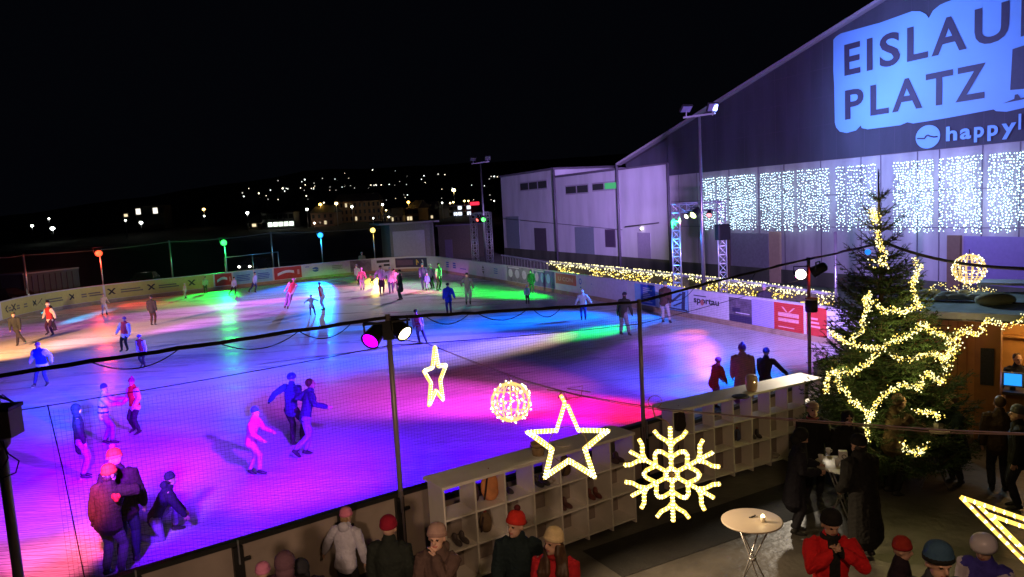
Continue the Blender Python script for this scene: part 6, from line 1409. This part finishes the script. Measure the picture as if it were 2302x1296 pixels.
tp('man in black jacket and red knit hat with dark pompom, talking', (1163, 1150), 1.84, 168, jacket=(.012, .022, .024), hat=(.6, .03, .02), brim=(.55, .03, .02), pom=(.10, .015, .02), trousers=(.02, .02, .03), bulk=1.28, head=(-28, 2), lean=6, hands=((-.16, .1, .5), (.12, .14, .52)))
q = P(1163, 1150, 1.84)
tp('woman in cream ribbed beanie and red jacket with long brown hair', (1246, 1194), 1.66, 160, z0=.45, jacket=(.5, .02, .03), hat=(.72, .56, .34), brim=(.72, .56, .34), scarf=(.3, .02, .02), hair='brown', long_hair=True, head=(-30, 2), hands=((-.13, .1, .5), (.13, .1, .5)), bulk=1.15)
tp('child in sparkly pink hat at the bottom edge', (590, 1272), 1.28, 20, z0=.45, jacket=(.3, .1, .2), hat=(.6, .2, .32), bulk=1.2)
e, d = tp('person in dark plum hood at the bottom left of the crowd', (628, 1250), 1.62, -20, z0=.45, jacket=(.05, .02, .03), hat=(.12, .06, .08), hat_kind='hood', bulk=1.3, lean=8)
tp('person in dark coat bending at the bottom edge below the lilac child', (700, 1262), 1.45, 40, z0=.45, jacket=(.02, .012, .02), hat=BLK, hat_kind='hood', lean=35, bulk=1.4)
e, d = tp('woman in open red coat bowing her head over her hands', (1866, 1150), 1.70, 175, z0=.45, front=(.015, .015, .015), jacket=(.62, .015, .02), trousers=(.015, .015, .015), hat=(.015, .015, .015), hair='black', head=(5, -18), hands=((-.03, .12, .80), (.035, .12, .79)), elbow=((-.9, .1, -.7), (.9, .1, -.7)), bulk=1.3, hem=.28, scarf=(.015, .015, .015), fingers=True)
tp('tall figure in long black coat with its back to the camera, by the crowded table', (1942, 985), 1.82, 20, jacket=(.012, .012, .012), hat=(.012, .012, .012), hair='black', hem=.16, bulk=1.5, lean=8, hands=((-.12, .14, .55), (.14, .12, .5)))
tp('person in black hooded coat looking at a phone, left of the crowded table', (1786, 962), 1.72, -110, jacket=(.02, .018, .03), hat=(.02, .02, .02), hat_kind='hood', hem=.28, bulk=1.35, lean=8, hands=((-.06, .2, .64), (.08, .2, .62)), head=(0, -35), fingers=True)
tp('man in flat cap and black jacket behind the crowded table', (1826, 905), 1.76, 178, jacket=(.015, .013, .014), hat=(.35, .24, .2), hat_kind='cap', bulk=1.35, head=(0, 2), scarf=(.25, .08, .07), hands=((-.15, .12, .5), (.15, .12, .5)), hair='grey')
tp('person in dark jacket standing between the cap man and the brown jacketed man', (1905, 925), 1.66, 175, jacket=(.012, .012, .014), hat=(.014, .014, .016), hat_kind='hood', bulk=1.4)
tp('man in brown jacket with furry hood and lilac patch reaching across his table', (2006, 888), 1.80, -78, jacket=(.07, .045, .025), sleeve=None, trousers=(.015, .015, .016), hair='brown', hood=True, lean=12, hands=((-.06, .34, .66), (.1, .32, .6)), bulk=1.3, fingers=True, scarf=(.3, .25, .2))
tp('woman in dark green coat with hair up facing the brown jacketed man', (2152, 886), 1.66, 100, jacket=(.015, .02, .018), hair='brown', hands=((-.06, .26, .6), (.1, .22, .58)), bulk=1.35, lean=14, fingers=True, hem=.3)
tp('man in blue and black beanie looking down at the bottom edge', (2096, 1214), 1.76, 172, z0=.9, jacket=(.05, .055, .06), hat=(.04, .09, .16), brim=(.01, .012, .015), bulk=1.3, head=(10, -10), lean=8)
tp('child in dark red knit hat and black jacket beside the blue beanie', (2024, 1214), 1.32, -120, z0=.9, jacket=(.02, .015, .02), hat=(.35, .03, .02), brim=(.3, .02, .02), bulk=1.25, head=(0, -8))
tp('person with white patterned helmet and blue white jacket at the right edge', (2222, 1196), 1.62, 130, z0=.45, jacket=(.06, .05, .35), sleeve=(.55, .5, .6), hat=(.7, .62, .75), hat_kind='helmet', bulk=1.2, head=(0, -20), lean=10, hs=1.15)
tp('visitor in dark brown coat at the hut counter, lower right of the blackboard', (2248, 892), 1.7, -20, jacket=(.05, .03, .02), hair='brown', bulk=1.3)
tp('visitor in black coat and grey beanie at the right edge below the blue screen', (2290, 915), 1.72, 60, jacket=(.02, .02, .022), hat=(.12, .12, .12), bulk=1.3)
hb = pp+hd*.42+hn*1.0; person('vendor in dark clothes inside the lit hut beside the blue screen', at_=(hb.x, hb.y), h=1.72, yaw=170, jacket=(.02, .018, .03), hair='brown', skate=False, vox=.012)
flush()
# ------------------------------------------------------------------ world, view
w = bpy.data.worlds.new('World'); sc.world = w; w.use_nodes = True; bg = w.node_tree.nodes['Background']
bg.inputs['Color'].default_value = (.25, .3, .55, 1); bg.inputs['Strength'].default_value = .0035
sc.view_settings.view_transform = 'Standard'; sc.view_settings.look = 'None'; sc.view_settings.exposure = 0; sc.view_settings.gamma = 1; sc.view_settings.use_curve_mapping = False
sc.cycles.max_bounces = 5; sc.cycles.transparent_max_bounces = 10; sc.cycles.sample_clamp_indirect = 4; sc.cycles.caustics_reflective = False; sc.cycles.caustics_refractive = False
